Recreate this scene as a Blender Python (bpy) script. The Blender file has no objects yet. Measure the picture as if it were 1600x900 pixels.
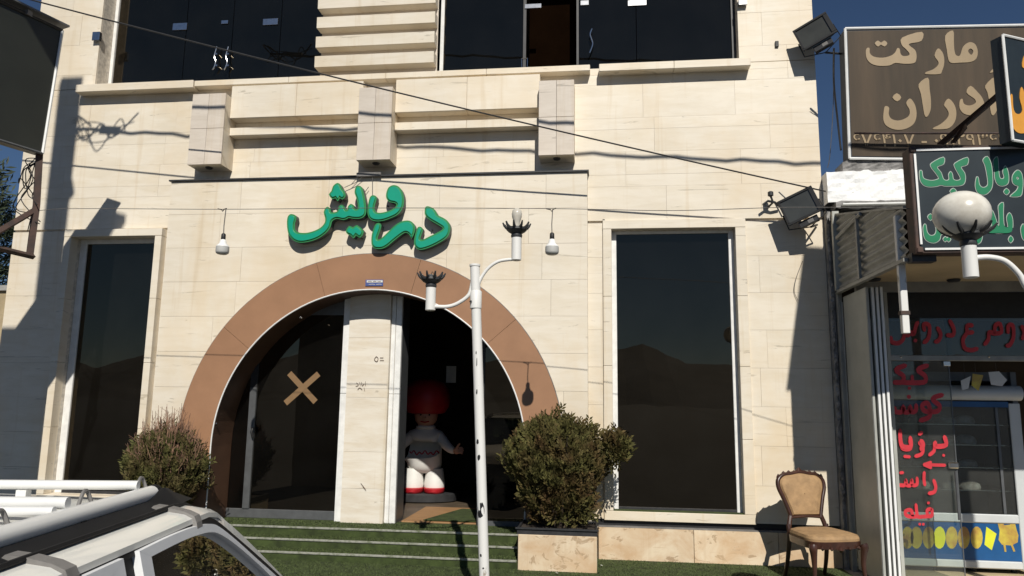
import bpy, bmesh, math, random
import numpy as np
from mathutils import Vector, Matrix

random.seed(7); rng = np.random.default_rng(7)
scene = bpy.context.scene
COL = scene.collection
R = math.radians

# ------------------------------------------------------------------ camera
F = 1150.0; CAM_H = 1.575
YAW, PITCH, ROLL = R(6.92), R(8.91), R(0.767)
fwd = Vector((-math.sin(YAW)*math.cos(PITCH), math.cos(YAW)*math.cos(PITCH), math.sin(PITCH)))
_r = Vector((math.cos(YAW), math.sin(YAW), 0)); _u = _r.cross(fwd)
rgt = math.cos(ROLL)*_r + math.sin(ROLL)*_u
upv = -math.sin(ROLL)*_r + math.cos(ROLL)*_u
cam = bpy.data.cameras.new('camera'); camo = bpy.data.objects.new('camera', cam); COL.objects.link(camo)
cam.sensor_width = 36; cam.lens = F/1600*36; cam.clip_end = 9000; cam.clip_start = 0.05
M = Matrix((rgt, upv, -fwd)).transposed().to_4x4(); M.translation = (0, 0, CAM_H)
camo.matrix_world = M
scene.camera = camo

# ------------------------------------------------------------------ sky, sun, exposure
SUN_A, SUN_B = 0.24, 0.90            # light travels (-A, +1, -B)
sdir = Vector((-SUN_A, 1, -SUN_B)).normalized()
elev = math.asin(-sdir.z); azim = math.atan2(-sdir.x, -sdir.y)   # compass angle of the sun from +Y towards +X
world = bpy.data.worlds.new('World'); scene.world = world; world.use_nodes = True
wn = world.node_tree.nodes; wl = world.node_tree.links
bg = wn['Background']
sky = wn.new('ShaderNodeTexSky'); sky.sky_type = 'NISHITA'; sky.sun_disc = False
sky.sun_elevation = elev; sky.sun_rotation = azim; sky.altitude = 1400
sky.air_density = 1.0; sky.dust_density = 0.3; sky.ozone_density = 6.0
bg.inputs['Strength'].default_value = 0.045
wl.new(sky.outputs[0], bg.inputs['Color'])
sun = bpy.data.lights.new('sun', 'SUN'); sun.energy = 4.6; sun.angle = R(0.42); sun.color = (1, .955, .87)
suno = bpy.data.objects.new('sun', sun); COL.objects.link(suno)
suno.rotation_euler = sdir.to_track_quat('-Z', 'Y').to_euler(); suno.location = (6, -20, 24)
vs = scene.view_settings
vs.view_transform = 'Standard'; vs.look = 'None'; vs.exposure = 0.0; vs.gamma = 1; vs.use_curve_mapping = False

# ------------------------------------------------------------------ pixel helpers (rays of the photograph onto real planes)
def ray(px, py): return fwd*F + rgt*(px-800) - upv*(py-450)
def at(px, py, Y):
    d = ray(px, py); return d*(Y/d.y) + Vector((0, 0, CAM_H))
def atz(px, py, Z):
    d = ray(px, py); return d*((Z-CAM_H)/d.z) + Vector((0, 0, CAM_H))
def hit(px, py, o, n):
    d = ray(px, py); c = Vector((0, 0, CAM_H)); return c + d*((o-c).dot(n)/d.dot(n))

# ------------------------------------------------------------------ materials
def mat(name, col, rough=.6, metal=0, var=0, vscale=6, bump=0, bscale=80, rand=0, spec=.5, stretch=(1, 1, 1), col2=None, thr=(.35, .65), coat=0):
    m = bpy.data.materials.new(name); m.use_nodes = True
    nt = m.node_tree; N = nt.nodes; L = nt.links; b = N['Principled BSDF']
    b.inputs['Roughness'].default_value = rough; b.inputs['Metallic'].default_value = metal
    b.inputs['Specular IOR Level'].default_value = spec
    b.inputs['Coat Weight'].default_value = coat
    c = (*col, 1); b.inputs['Base Color'].default_value = c
    tc = N.new('ShaderNodeTexCoord'); mp = N.new('ShaderNodeMapping'); mp.inputs['Scale'].default_value = stretch
    L.new(tc.outputs['Object'], mp.inputs[0])
    out = None
    if var or col2:
        n = N.new('ShaderNodeTexNoise'); n.inputs['Scale'].default_value = vscale; n.inputs['Detail'].default_value = 6; n.inputs['Roughness'].default_value = .62
        L.new(mp.outputs[0], n.inputs[0])
        r = N.new('ShaderNodeValToRGB'); r.color_ramp.elements[0].position = thr[0]; r.color_ramp.elements[1].position = thr[1]
        if col2: r.color_ramp.elements[0].color = (*col2, 1); r.color_ramp.elements[1].color = c
        else:
            r.color_ramp.elements[0].color = (*[x*(1-var) for x in col], 1); r.color_ramp.elements[1].color = (*[min(1, x*(1+var*.5)) for x in col], 1)
        L.new(n.outputs[0], r.inputs[0]); out = r.outputs[0]
    if rand:
        oi = N.new('ShaderNodeNewGeometry') if rand == 'island' else N.new('ShaderNodeObjectInfo')
        so = oi.outputs['Random Per Island'] if rand == 'island' else oi.outputs['Random']
        mr = N.new('ShaderNodeMapRange'); mr.inputs[3].default_value = .55 if rand == 'island' else 1-rand; mr.inputs[4].default_value = 1.3 if rand == 'island' else 1+rand*.6
        L.new(so, mr.inputs[0])
        mx = N.new('ShaderNodeMix'); mx.data_type = 'RGBA'; mx.blend_type = 'MULTIPLY'; mx.inputs[0].default_value = 1
        if out: L.new(out, mx.inputs[6])
        else: mx.inputs[6].default_value = c
        L.new(mr.outputs[0], mx.inputs[7]); out = mx.outputs[2]
    if out: L.new(out, b.inputs['Base Color'])
    if bump:
        n2 = N.new('ShaderNodeTexNoise'); n2.inputs['Scale'].default_value = bscale; n2.inputs['Detail'].default_value = 4
        L.new(mp.outputs[0], n2.inputs[0])
        bp = N.new('ShaderNodeBump'); bp.inputs['Strength'].default_value = bump; bp.inputs['Distance'].default_value = .01
        L.new(n2.outputs[0], bp.inputs['Height']); L.new(bp.outputs[0], b.inputs['Normal'])
    return m

def travertine(name, base, dark, stain, stain_amt=.35, rand=.03, crk=.335, sv=3.2):
    m = bpy.data.materials.new(name); m.use_nodes = True
    nt = m.node_tree; N = nt.nodes; L = nt.links; b = N['Principled BSDF']
    b.inputs['Roughness'].default_value = .48; b.inputs['Specular IOR Level'].default_value = .35
    tc = N.new('ShaderNodeTexCoord'); oi = N.new('ShaderNodeObjectInfo')
    ml = N.new('ShaderNodeMath'); ml.operation = 'MULTIPLY'; ml.inputs[1].default_value = 37
    L.new(oi.outputs['Random'], ml.inputs[0])
    ad = N.new('ShaderNodeVectorMath'); ad.operation = 'ADD'; L.new(tc.outputs['Object'], ad.inputs[0]); L.new(ml.outputs[0], ad.inputs[1])
    def noise(scale, st, det=7, dist=0, vec=ad.outputs[0]):
        mp = N.new('ShaderNodeMapping'); mp.inputs['Scale'].default_value = st; L.new(vec, mp.inputs[0])
        n = N.new('ShaderNodeTexNoise'); n.inputs['Scale'].default_value = scale; n.inputs['Detail'].default_value = det
        n.inputs['Roughness'].default_value = .65; n.inputs['Distortion'].default_value = dist
        L.new(mp.outputs[0], n.inputs[0]); return n.outputs[0]
    def ramp(src, p0, p1, c0, c1):
        r = N.new('ShaderNodeValToRGB'); r.color_ramp.elements[0].position = p0; r.color_ramp.elements[1].position = p1
        r.color_ramp.elements[0].color = (*c0, 1); r.color_ramp.elements[1].color = (*c1, 1); L.new(src, r.inputs[0]); return r.outputs[0]
    def mix(fac, a, bb, mode='MIX'):
        x = N.new('ShaderNodeMix'); x.data_type = 'RGBA'; x.blend_type = mode
        if isinstance(fac, float): x.inputs[0].default_value = fac
        else: L.new(fac, x.inputs[0])
        for s, i in ((a, 6), (bb, 7)):
            if isinstance(s, tuple): x.inputs[i].default_value = (*s, 1)
            else: L.new(s, x.inputs[i])
        return x.outputs[2]
    vein = ramp(noise(3.2, (.6+.5*(sv < 2), 1, sv), 9, .5), .34, .60, dark, base)
    crack = noise(2.3 if sv > 2 else 5, (.5+.4*(sv < 2), 1, 4.5 if sv > 2 else 1.6), 11, 1.6)
    ck = ramp(crack, crk, crk+.035, (.8, .8, .8), (0, 0, 0))
    c = mix(ck, vein, tuple(x*.66 for x in dark))
    scr = ramp(noise(9, (.25, 1, 5), 6, .4), .30, .36, (.45, .45, .45), (0, 0, 0))
    c = mix(scr, c, tuple(x*.80 for x in dark))
    st = ramp(noise(.75, (1, 1, .6), 5, .3, tc.outputs['Object']), .48, .72, (0, 0, 0), (stain_amt,)*3)
    c = mix(st, c, stain)
    sk = ramp(noise(2.4, (3.2, 1, .16), 4, .2, tc.outputs['Object']), .57, .70, (0, 0, 0), (.42, .42, .42))
    c = mix(sk, c, tuple(x*.86 for x in stain))
    blot = ramp(noise(.5, (1, 1, 1), 4, 0, tc.outputs['Object']), .3, .7, (.9, .9, .9), (1.05, 1.05, 1.05))
    c = mix(1.0, c, blot, 'MULTIPLY')
    mr = N.new('ShaderNodeMapRange'); mr.inputs[3].default_value = 1-rand; mr.inputs[4].default_value = 1+rand*.45; L.new(oi.outputs['Random'], mr.inputs[0])
    c = mix(1.0, c, mr.outputs[0], 'MULTIPLY')
    L.new(c, b.inputs['Base Color'])
    bp = N.new('ShaderNodeBump'); bp.inputs['Strength'].default_value = .25; bp.inputs['Distance'].default_value = .004
    L.new(crack, bp.inputs['Height']); L.new(bp.outputs[0], b.inputs['Normal'])
    return m

def glass(name, tint, ior=1.55, rough=0.0, col=(1, 1, 1), dust=0.0):
    m = bpy.data.materials.new(name); m.use_nodes = True
    nt = m.node_tree; N = nt.nodes; L = nt.links; N.remove(N['Principled BSDF'])
    o = N['Material Output']; t = N.new('ShaderNodeBsdfTransparent'); t.inputs[0].default_value = (*tint, 1)
    g = N.new('ShaderNodeBsdfGlossy'); g.inputs['Roughness'].default_value = rough; g.inputs[0].default_value = (*col, 1)
    tc = N.new('ShaderNodeTexCoord'); n = N.new('ShaderNodeTexNoise'); n.inputs['Scale'].default_value = 1.3
    L.new(tc.outputs['Object'], n.inputs[0]); bp = N.new('ShaderNodeBump'); bp.inputs['Strength'].default_value = .06; bp.inputs['Distance'].default_value = .02
    L.new(n.outputs[0], bp.inputs['Height']); L.new(bp.outputs[0], g.inputs['Normal'])
    f = N.new('ShaderNodeFresnel'); f.inputs[0].default_value = ior
    x = N.new('ShaderNodeMixShader'); L.new(f.outputs[0], x.inputs[0]); L.new(t.outputs[0], x.inputs[1]); L.new(g.outputs[0], x.inputs[2])
    if dust:
        df = N.new('ShaderNodeBsdfDiffuse'); df.inputs[0].default_value = (.72, .70, .66, 1)
        n2 = N.new('ShaderNodeTexNoise'); n2.inputs['Scale'].default_value = 2.2; n2.inputs['Detail'].default_value = 7; L.new(tc.outputs['Object'], n2.inputs[0])
        mr = N.new('ShaderNodeMapRange'); mr.inputs[1].default_value = .3; mr.inputs[2].default_value = .7; mr.inputs[3].default_value = dust*.55; mr.inputs[4].default_value = dust*1.4; L.new(n2.outputs[0], mr.inputs[0])
        y = N.new('ShaderNodeMixShader'); L.new(mr.outputs[0], y.inputs[0]); L.new(x.outputs[0], y.inputs[1]); L.new(df.outputs[0], y.inputs[2]); x = y
    L.new(x.outputs[0], o.inputs['Surface']); return m

MT = {}
MT['stone'] = travertine('travertine', (.775, .705, .59), (.715, .635, .505), (.70, .55, .355), .65)
MT['stone_grey'] = travertine('pale_stone', (.67, .60, .52), (.58, .51, .43), (.62, .50, .36), .25)
MT['stone_col'] = travertine('column_stone', (.80, .74, .64), (.70, .61, .48), (.70, .57, .38), .35)
MT['stone_orange'] = travertine('stained_stone', (.74, .615, .45), (.60, .42, .26), (.62, .43, .25), .7, .08, .385, 1.25)
MT['mortar'] = mat('mortar', (.64, .58, .49), .9, var=.3, vscale=20)
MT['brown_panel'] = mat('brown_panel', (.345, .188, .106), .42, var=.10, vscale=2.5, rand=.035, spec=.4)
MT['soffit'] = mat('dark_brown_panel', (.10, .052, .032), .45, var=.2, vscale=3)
MT['white_metal'] = mat('white_aluminium', (.80, .79, .76), .4, var=.12, vscale=9)
MT['grey_metal'] = mat('grey_aluminium', (.14, .145, .15), .4, metal=.4, var=.15, vscale=10)
MT['dark_metal'] = mat('dark_metal', (.03, .03, .032), .5, var=.3, vscale=15)
MT['black'] = mat('black_plastic', (.012, .012, .013), .55, var=.4, vscale=12)
MT['chrome'] = mat('brushed_steel', (.62, .62, .62), .22, metal=1, var=.15, vscale=30)
MT['flash'] = mat('grey_flashing', (.20, .19, .18), .55, var=.3, vscale=8)
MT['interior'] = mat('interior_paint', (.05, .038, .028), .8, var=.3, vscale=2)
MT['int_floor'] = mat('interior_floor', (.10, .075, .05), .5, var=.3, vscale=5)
MT['dark_glass'] = glass('dark_tinted_glass', (.10, .095, .09), 1.72, col=(1, .84, .62), dust=.004)
MT['shop_glass'] = glass('clear_shop_glass', (.80, .84, .82), 1.45, dust=.035)
MT['car_glass'] = glass('car_glass', (.13, .18, .13), 1.6, dust=.012)
MT['green_face'] = mat('green_letter_face', (.002, .31, .195), .38, var=.06, vscale=8)
MT['green_edge'] = mat('green_letter_rim', (.03, .235, .075), .4, var=.08, vscale=8)
MT['letter_side'] = mat('letter_return', (.03, .05, .045), .5, var=.2, vscale=9)
MT['turf'] = mat('artificial_turf', (.052, .075, .018), .9, var=.45, vscale=9, bump=.9, bscale=240)
MT['blade'] = mat('turf_blades', (.062, .086, .022), .8, rand='island')
MT['asphalt'] = mat('asphalt', (.040, .039, .038), .92, var=.35, vscale=3, bump=.6, bscale=160)
MT['concrete'] = mat('concrete', (.34, .33, .31), .9, var=.25, vscale=5, bump=.4, bscale=60)
MT['nosing'] = mat('worn_nosing', (.30, .30, .26), .55, col2=(.10, .12, .06), vscale=22, thr=(.3, .55))
MT['pole_white'] = mat('chipped_white_paint', (.74, .73, .70), .45, col2=(.35, .31, .25), vscale=9, thr=(.30, .36), stretch=(1, 1, .45))
MT['cast'] = mat('cast_black_iron', (.035, .036, .038), .5, var=.3, vscale=20)
MT['bulb_glass'] = mat('frosted_bulb', (.62, .58, .50), .12, var=.15, vscale=12, spec=.8)
MT['bulb_white'] = mat('white_bulb_base', (.80, .80, .78), .35, var=.05, vscale=8)
MT['bulb_diff'] = mat('bulb_diffuser', (.50, .50, .48), .4, var=.06, vscale=8)
MT['globe'] = mat('dusty_globe', (.76, .73, .65), .25, col2=(.52, .48, .41), vscale=2.6, thr=(.38, .56), spec=.6)
MT['cable'] = mat('cable_rubber', (.02, .02, .022), .6, var=.3, vscale=30)
MT['wire'] = mat('thin_wire', (.13, .12, .11), .6, var=.3, vscale=30)
MT['brown_sign'] = mat('faded_brown_vinyl', (.098, .070, .046), .6, spec=.2, col2=(.050, .040, .029), vscale=2.6, thr=(.33, .70), stretch=(1.6, 1, .16))
MT['tan_letter'] = mat('faded_tan_letter', (.33, .24, .135), .5, var=.14, vscale=3, stretch=(1, 1, .4))
MT['sign_green'] = mat('sign_panel_dark', (.026, .034, .038), .3, var=.2, vscale=3)
MT['green_text'] = mat('green_vinyl', (.008, .20, .085), .4, var=.12, vscale=6)
MT['pale_text'] = mat('pale_letter_edge', (.42, .47, .42), .4, var=.1, vscale=6)
MT['yellow_text'] = mat('amber_vinyl', (.72, .33, .05), .4, var=.15, vscale=4)
MT['red_text'] = mat('red_paint', (.62, .035, .05), .5, var=.15, vscale=9)
MT['trim_white'] = mat('white_sign_trim', (.82, .82, .80), .4, var=.06, vscale=9)
MT['whitewash'] = mat('rough_whitewash', (.86, .86, .85), .9, col2=(.40, .37, .34), vscale=11, thr=(.24, .30), bump=.5, bscale=35)
MT['old_cement'] = mat('old_cement', (.27, .26, .25), .9, var=.5, vscale=9, bump=.8, bscale=25)
MT['grey_paint'] = mat('grey_enamel', (.40, .405, .37), .45, var=.14, vscale=3, bump=.1, bscale=12)
MT['corr'] = mat('galvanised_sheet', (.33, .33, .31), .5, metal=.3, var=.2, vscale=5)
MT['canopy'] = mat('canopy_board', (.55, .43, .26), .7, var=.12, vscale=2)
MT['rust'] = mat('rusty_steel', (.09, .05, .038), .75, col2=(.045, .032, .028), vscale=9)
MT['tan_wall'] = mat('tan_render', (.42, .33, .20), .9, var=.2, vscale=4, bump=.4)
MT['car_paint'] = mat('cream_white_paint', (.80, .79, .735), .3, var=.03, vscale=3, coat=.5)
MT['rack_white'] = mat('rack_enamel', (.72, .72, .70), .35, col2=(.10, .09, .08), vscale=9, thr=(.27, .30), coat=.3)
MT['rubber'] = mat('black_rubber', (.010, .010, .011), .7, var=.3, vscale=14, spec=.25)
MT['tyre'] = mat('tyre_rubber', (.02, .02, .02), .85, var=.3, vscale=14)
MT['silver'] = mat('silver_trim', (.82, .83, .84), .3, metal=0, var=.06, vscale=8)
MT['wood_dark'] = mat('carved_walnut', (.055, .022, .014), .32, var=.4, vscale=14, stretch=(1, 1, .3), coat=.3)
MT['uphol'] = mat('tan_upholstery', (.36, .225, .11), .75, var=.22, vscale=14, bump=.35, bscale=150)
MT['tape'] = mat('brown_packing_tape', (.24, .145, .07), .45, var=.1, vscale=10)
MT['leaf_green'] = mat('conifer_leaf', (.090, .084, .026), .75, col2=(.085, .048, .020), vscale=3.4, rand='island', thr=(.36, .56), spec=.2)
MT['leaf_olive'] = mat('olive_conifer_leaf', (.085, .085, .026), .75, col2=(.080, .050, .024), vscale=4.5, rand='island', thr=(.3, .6), spec=.2)
MT['twig_red'] = mat('dry_red_twig', (.27, .155, .10), .75, rand='island', var=.2)
MT['bark'] = mat('bark', (.06, .042, .03), .9, var=.4, vscale=20)
MT['pine'] = mat('pine_needles', (.035, .052, .024), .7, rand='island', var=.3, vscale=3)
MT['soil'] = mat('planter_soil', (.045, .033, .024), .95, var=.4, vscale=30, bump=.8, bscale=60)
MT['hill'] = mat('far_hill', (.10, .095, .09), .95, var=.3, vscale=.01)
MT['fridge'] = mat('fridge_enamel', (.58, .60, .60), .35, var=.06, vscale=4)
MT['fridge_dark'] = mat('fridge_inside', (.14, .15, .16), .5, var=.2, vscale=4)
MT['blue_panel'] = mat('blue_print', (.012, .085, .24), .35, var=.2, vscale=3)
MT['yellow_print'] = mat('yellow_print', (.62, .52, .07), .4, col2=(.38, .20, .06), vscale=6)
MT['lime_print'] = mat('lime_print', (.70, .72, .04), .4, var=.1, vscale=6)
MT['meat'] = mat('wrapped_goods', (.62, .58, .54), .4, col2=(.30, .24, .21), vscale=12)
MT['paper'] = mat('paper', (.70, .69, .66), .8, var=.08, vscale=8)
MT['blue_plate'] = mat('blue_plate', (.08, .11, .30), .4, var=.1, vscale=20)
MT['skin'] = mat('painted_figure_face', (.55, .30, .20), .5, var=.08, vscale=8)
MT['red_cloth'] = mat('red_figure_paint', (.42, .012, .02), .5, var=.1, vscale=6)
MT['white_cloth'] = mat('white_figure_paint', (.78, .77, .73), .6, var=.06, vscale=6)
MT['ply'] = mat('brown_floor_board', (.36, .20, .09), .6, var=.2, vscale=6, stretch=(1, 6, 1))
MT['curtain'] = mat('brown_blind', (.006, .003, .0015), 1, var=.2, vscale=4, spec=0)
MT['amber'] = mat('amber_shade', (.55, .22, .06), .5, var=.15, vscale=9)
MT['flood_glass'] = mat('flood_lens', (.055, .056, .05), .12, var=.2, vscale=5, spec=.6)
MT['ink'] = mat('marker_ink', (.16, .11, .08), .8, var=.2, vscale=20)

# ------------------------------------------------------------------ mesh helpers
def tag(o, label=None, cat=None, group=None, kind=None):
    if label: o['label'] = label
    if cat: o['category'] = cat
    if group: o['group'] = group
    if kind: o['kind'] = kind
    return o
def empty(name, loc=(0, 0, 0), rz=0, label=None, cat=None, group=None, kind=None):
    o = bpy.data.objects.new(name, None); o.location = loc; o.rotation_euler = (0, 0, rz); o.empty_display_size = .1
    COL.objects.link(o); return tag(o, label, cat, group, kind)
def put(name, me, m, parent=None, smooth=False, bevel=0, seg=1):
    o = bpy.data.objects.new(name, me)
    ms = m if isinstance(m, (list, tuple)) else [m]
    if not me.materials:
        for x in ms: me.materials.append(MT[x])
    if smooth and len(me.polygons):
        me.polygons.foreach_set('use_smooth', [True]*len(me.polygons))
        try: me.set_sharp_from_angle(angle=R(42))
        except Exception: pass
    COL.objects.link(o)
    if parent is not None: o.parent = parent
    if bevel:
        b = o.modifiers.new('bevel', 'BEVEL'); b.width = bevel; b.segments = seg; b.limit_method = 'ANGLE'; b.angle_limit = R(40)
    return o
def ofs(parent):
    """world offset of a thing whose frame is not rotated"""
    v = Vector((0, 0, 0)); p = parent
    while p is not None:
        v += Vector(p.location); p = p.parent
    return v
class MB:
    def __init__(s): s.v = []; s.f = []; s.mi = []
    def add(s, vs, fs, mi=0):
        n = len(s.v); s.v += [tuple(x) for x in vs]; s.f += [tuple(i+n for i in f) for f in fs]; s.mi += [mi]*len(fs); return s
    def box(s, x0, x1, y0, y1, z0, z1, mi=0, M=None):
        vs = [Vector(p) for p in ((x0, y0, z0), (x1, y0, z0), (x1, y1, z0), (x0, y1, z0), (x0, y0, z1), (x1, y0, z1), (x1, y1, z1), (x0, y1, z1))]
        if M is not None: vs = [M @ p for p in vs]
        return s.add(vs, ((0, 3, 2, 1), (4, 5, 6, 7), (0, 1, 5, 4), (1, 2, 6, 5), (2, 3, 7, 6), (3, 0, 4, 7)), mi)
    def hexa(s, a, b, mi=0):
        """two loops of equal length, joined and capped"""
        n = len(a); s.add(list(a)+list(b), [tuple(range(n-1, -1, -1)), tuple(range(n, 2*n))]+[(i, (i+1) % n, n+(i+1) % n, n+i) for i in range(n)], mi); return s
    def tube(s, pts, r, n=8, mi=0, cap=True, flat=1.0):
        pts = [Vector(p) for p in pts]; k = len(pts); rr = r if isinstance(r, (list, tuple)) else [r]*k
        up = None; vs = []
        for i, p in enumerate(pts):
            t = (pts[min(i+1, k-1)]-pts[max(i-1, 0)]).normalized()
            if up is None: up = Vector((0, 0, 1)) if abs(t.z) < .9 else Vector((1, 0, 0))
            a = t.cross(up).normalized(); up = a.cross(t).normalized()
            for j in range(n):
                q = 2*math.pi*j/n; vs.append(p + a*math.cos(q)*rr[i] + up*math.sin(q)*rr[i]*flat)
        fs = [(i*n+j, i*n+(j+1) % n, (i+1)*n+(j+1) % n, (i+1)*n+j) for i in range(k-1) for j in range(n)]
        if cap: fs += [tuple(range(n-1, -1, -1)), tuple((k-1)*n+j for j in range(n))]
        return s.add(vs, fs, mi)
    def lathe(s, prof, c=(0, 0, 0), n=20, mi=0, M=None, sx=1, sy=1):
        c = Vector(c); vs = []
        for r, z in prof:
            for j in range(n):
                q = 2*math.pi*j/n; p = Vector((r*math.cos(q)*sx, r*math.sin(q)*sy, z))
                if M is not None: p = M @ p
                vs.append(p+c)
        k = len(prof)
        fs = [(i*n+j, i*n+(j+1) % n, (i+1)*n+(j+1) % n, (i+1)*n+j) for i in range(k-1) for j in range(n)]
        fs += [tuple(range(n-1, -1, -1)), tuple((k-1)*n+j for j in range(n))]
        return s.add(vs, fs, mi)
    def build(s, name, m, parent=None, smooth=False, bevel=0, local=False, seg=1):
        o = Vector((0, 0, 0)) if local else ofs(parent)
        me = bpy.data.meshes.new(name); me.from_pydata([(x[0]-o.x, x[1]-o.y, x[2]-o.z) for x in s.v], [], s.f)
        if any(s.mi): 
            ms = m if isinstance(m, (list, tuple)) else [m]
            for x in ms: me.materials.append(MT[x])
            me.polygons.foreach_set('material_index', s.mi)
        bm = bmesh.new(); bm.from_mesh(me); bmesh.ops.recalc_face_normals(bm, faces=bm.faces); bm.to_mesh(me); bm.free()
        me.update()
        return put(name, me, m, parent, smooth, bevel, seg)
def B(name, m, parent, x0, x1, y0, y1, z0, z1, bevel=0, local=False):
    return MB().box(x0, x1, y0, y1, z0, z1).build(name, m, parent, bevel=bevel, local=local)
def catmull(pts, k=5, closed=True):
    n = len(pts); out = []
    for i in range(n if closed else n-1):
        p0, p1, p2, p3 = [Vector(pts[j % n] if closed else pts[min(max(j, 0), n-1)]) for j in (i-1, i, i+1, i+2)]
        for t in range(k):
            u = t/k; out.append(.5*((2*p1)+(-p0+p2)*u+(2*p0-5*p1+4*p2-p3)*u*u+(-p0+3*p1-3*p2+p3)*u**3))
    if not closed: out.append(Vector(pts[-1]))
    return out
def sag(a, b, s, n=24):
    a = Vector(a); b = Vector(b); return [a.lerp(b, i/n) - Vector((0, 0, 4*s*(i/n)*(1-i/n))) for i in range(n+1)]

def shape(name, loops, mats, parent, o, ux, uz, nrm, depth, bevel=0, smooth_k=4, offset=0, lift=0):
    """a flat outline (loops of photo rays already on the plane, as 3D points) turned into a solid of real thickness.
    front faces get mats[0], the rest mats[-1]"""
    cu = bpy.data.curves.new(name, 'CURVE'); cu.dimensions = '2D'; cu.fill_mode = 'BOTH'
    cu.extrude = depth/2; cu.bevel_depth = bevel; cu.bevel_resolution = 1; cu.offset = offset
    for lp in loops:
        p2 = [Vector(((p-o).dot(ux), (p-o).dot(uz))) for p in lp]
        if smooth_k > 1: p2 = catmull(p2, smooth_k)
        sp = cu.splines.new('POLY'); sp.points.add(len(p2)-1); sp.use_cyclic_u = True
        for q, w in zip(sp.points, p2): q.co = (w.x, w.y, 0, 1)
    tmp = bpy.data.objects.new(name, cu); COL.objects.link(tmp)
    dg = bpy.context.evaluated_depsgraph_get()
    me = bpy.data.meshes.new_from_object(tmp.evaluated_get(dg)); bpy.data.objects.remove(tmp); bpy.data.curves.remove(cu)
    me.name = name; me.materials.clear()
    T = Matrix((ux, uz, nrm)).transposed().to_4x4(); T.translation = o + nrm*(lift+depth/2) - ofs(parent)
    me.transform(T); me.update()
    for x in mats: me.materials.append(MT[x])
    if len(mats) > 1:
        me.polygons.foreach_set('material_index', [0 if p.normal.dot(nrm) > .98 else (1 if len(mats) == 2 or p.normal.dot(nrm) < .3 else 2) for p in me.polygons])
    ob = bpy.data.objects.new(name, me); COL.objects.link(ob); ob.parent = parent
    return ob
def zoomed(pts, ox, oy, s): return [(ox+x/s, oy+y/s) for x, y in pts]

def strokes(name, m, parent, lines, w, pf, nrm, lift=.002):
    """brush lettering: each line a flat ribbon with rounded ends, on the plane given by pf(px, py)"""
    mb = MB()
    for li, ln in enumerate(lines):
        pts = catmull([(x, y, 0) for x, y in ln], 4, False) if len(ln) > 2 else [Vector((x, y, 0)) for x, y in ln]
        L = []; Rr = []
        for i, p in enumerate(pts):
            t = (pts[min(i+1, len(pts)-1)]-pts[max(i-1, 0)]).normalized(); a = Vector((-t.y, t.x, 0))
            ww = w*(.75+.25*abs(a.y))*(.8 if i in (0, len(pts)-1) else 1)
            L.append(p+a*ww); Rr.append(p-a*ww)
        t0 = (pts[0]-pts[1]).normalized()*w*.6; t1 = (pts[-1]-pts[-2]).normalized()*w*.6
        loop = L+[pts[-1]+t1]+Rr[::-1]+[pts[0]+t0]
        n = len(L); tot = [pf(p.x, p.y)+nrm*(lift+.0005*li) for p in L+Rr+[pts[-1]+t1, pts[0]+t0]]
        fs = [(i, i+1, n+i+1, n+i) for i in range(n-1)]+[(n-1, 2*n, 2*n-1), (0, n, 2*n+1)]
        mb.add(tot, fs)
    return mb.build(name, m, parent)

def rects_minus(x0, x1, z0, z1, holes):
    xs = sorted({x0, x1, *[min(max(h[i], x0), x1) for h in holes for i in (0, 1)]}); zs = sorted({z0, z1, *[min(max(h[i], z0), z1) for h in holes for i in (2, 3)]})
    out = []
    for za, zb in zip(zs, zs[1:]):
        run = None
        for xa, xb in zip(xs, xs[1:]):
            cx, cz = (xa+xb)/2, (za+zb)/2
            if any(h[0] < cx < h[1] and h[2] < cz < h[3] for h in holes):
                if run: out.append((*run, za, zb)); run = None
            else: run = (run[0], xb) if run else (xa, xb)
        if run: out.append((*run, za, zb))
    return out
def clip(poly, a, b, keep_left):
    """clip convex polygon by line a->b"""
    out = []; n = len(poly)
    def sd(p):
        v = (b[0]-a[0])*(p[1]-a[1])-(b[1]-a[1])*(p[0]-a[0]); return v if keep_left else -v
    for i in range(n):
        p, q = poly[i], poly[(i+1) % n]; s, t = sd(p), sd(q)
        if s >= 0: out.append(p)
        if (s > 0) != (t > 0) and s != t:
            k = s/(s-t); out.append((p[0]+(q[0]-p[0])*k, p[1]+(q[1]-p[1])*k))
    return out
def area(p): return abs(sum(p[i][0]*p[(i+1) % len(p)][1]-p[(i+1) % len(p)][0]*p[i][1] for i in range(len(p))))/2

# ================================================================== GROUND
NEAR_Z = -0.12
def sheet(name, m, x0, x1, y0, y1, z, kind='structure'):
    me = bpy.data.meshes.new(name); me.from_pydata([(x0, y0, z), (x1, y0, z), (x1, y1, z), (x0, y1, z)], [], [(0, 1, 2, 3)])
    return tag(put(name, me, m), kind=kind)
sheet('ground', 'asphalt', -4000, 4000, -4000, 4000, NEAR_Z-.03)
sheet('street', 'asphalt', -60, 60, -14, 6.3, NEAR_Z)
kerb = empty('kerb', (0, 6.2, 0), kind='structure')
for i in range(26):
    B('kerb_stone', 'concrete', kerb, -12.5+i*1.0, -11.508+i*1.0, 6.15, 6.3, -.3, .004, bevel=.012)
pav = MB().box(-12.6, 13.6, 6.3, 14, -.3, 0).build('pavement', 'concrete'); tag(pav, kind='structure')
sheet('turf', 'turf', -7.6, 2.36, 6.31, 7.99, .006)
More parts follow.
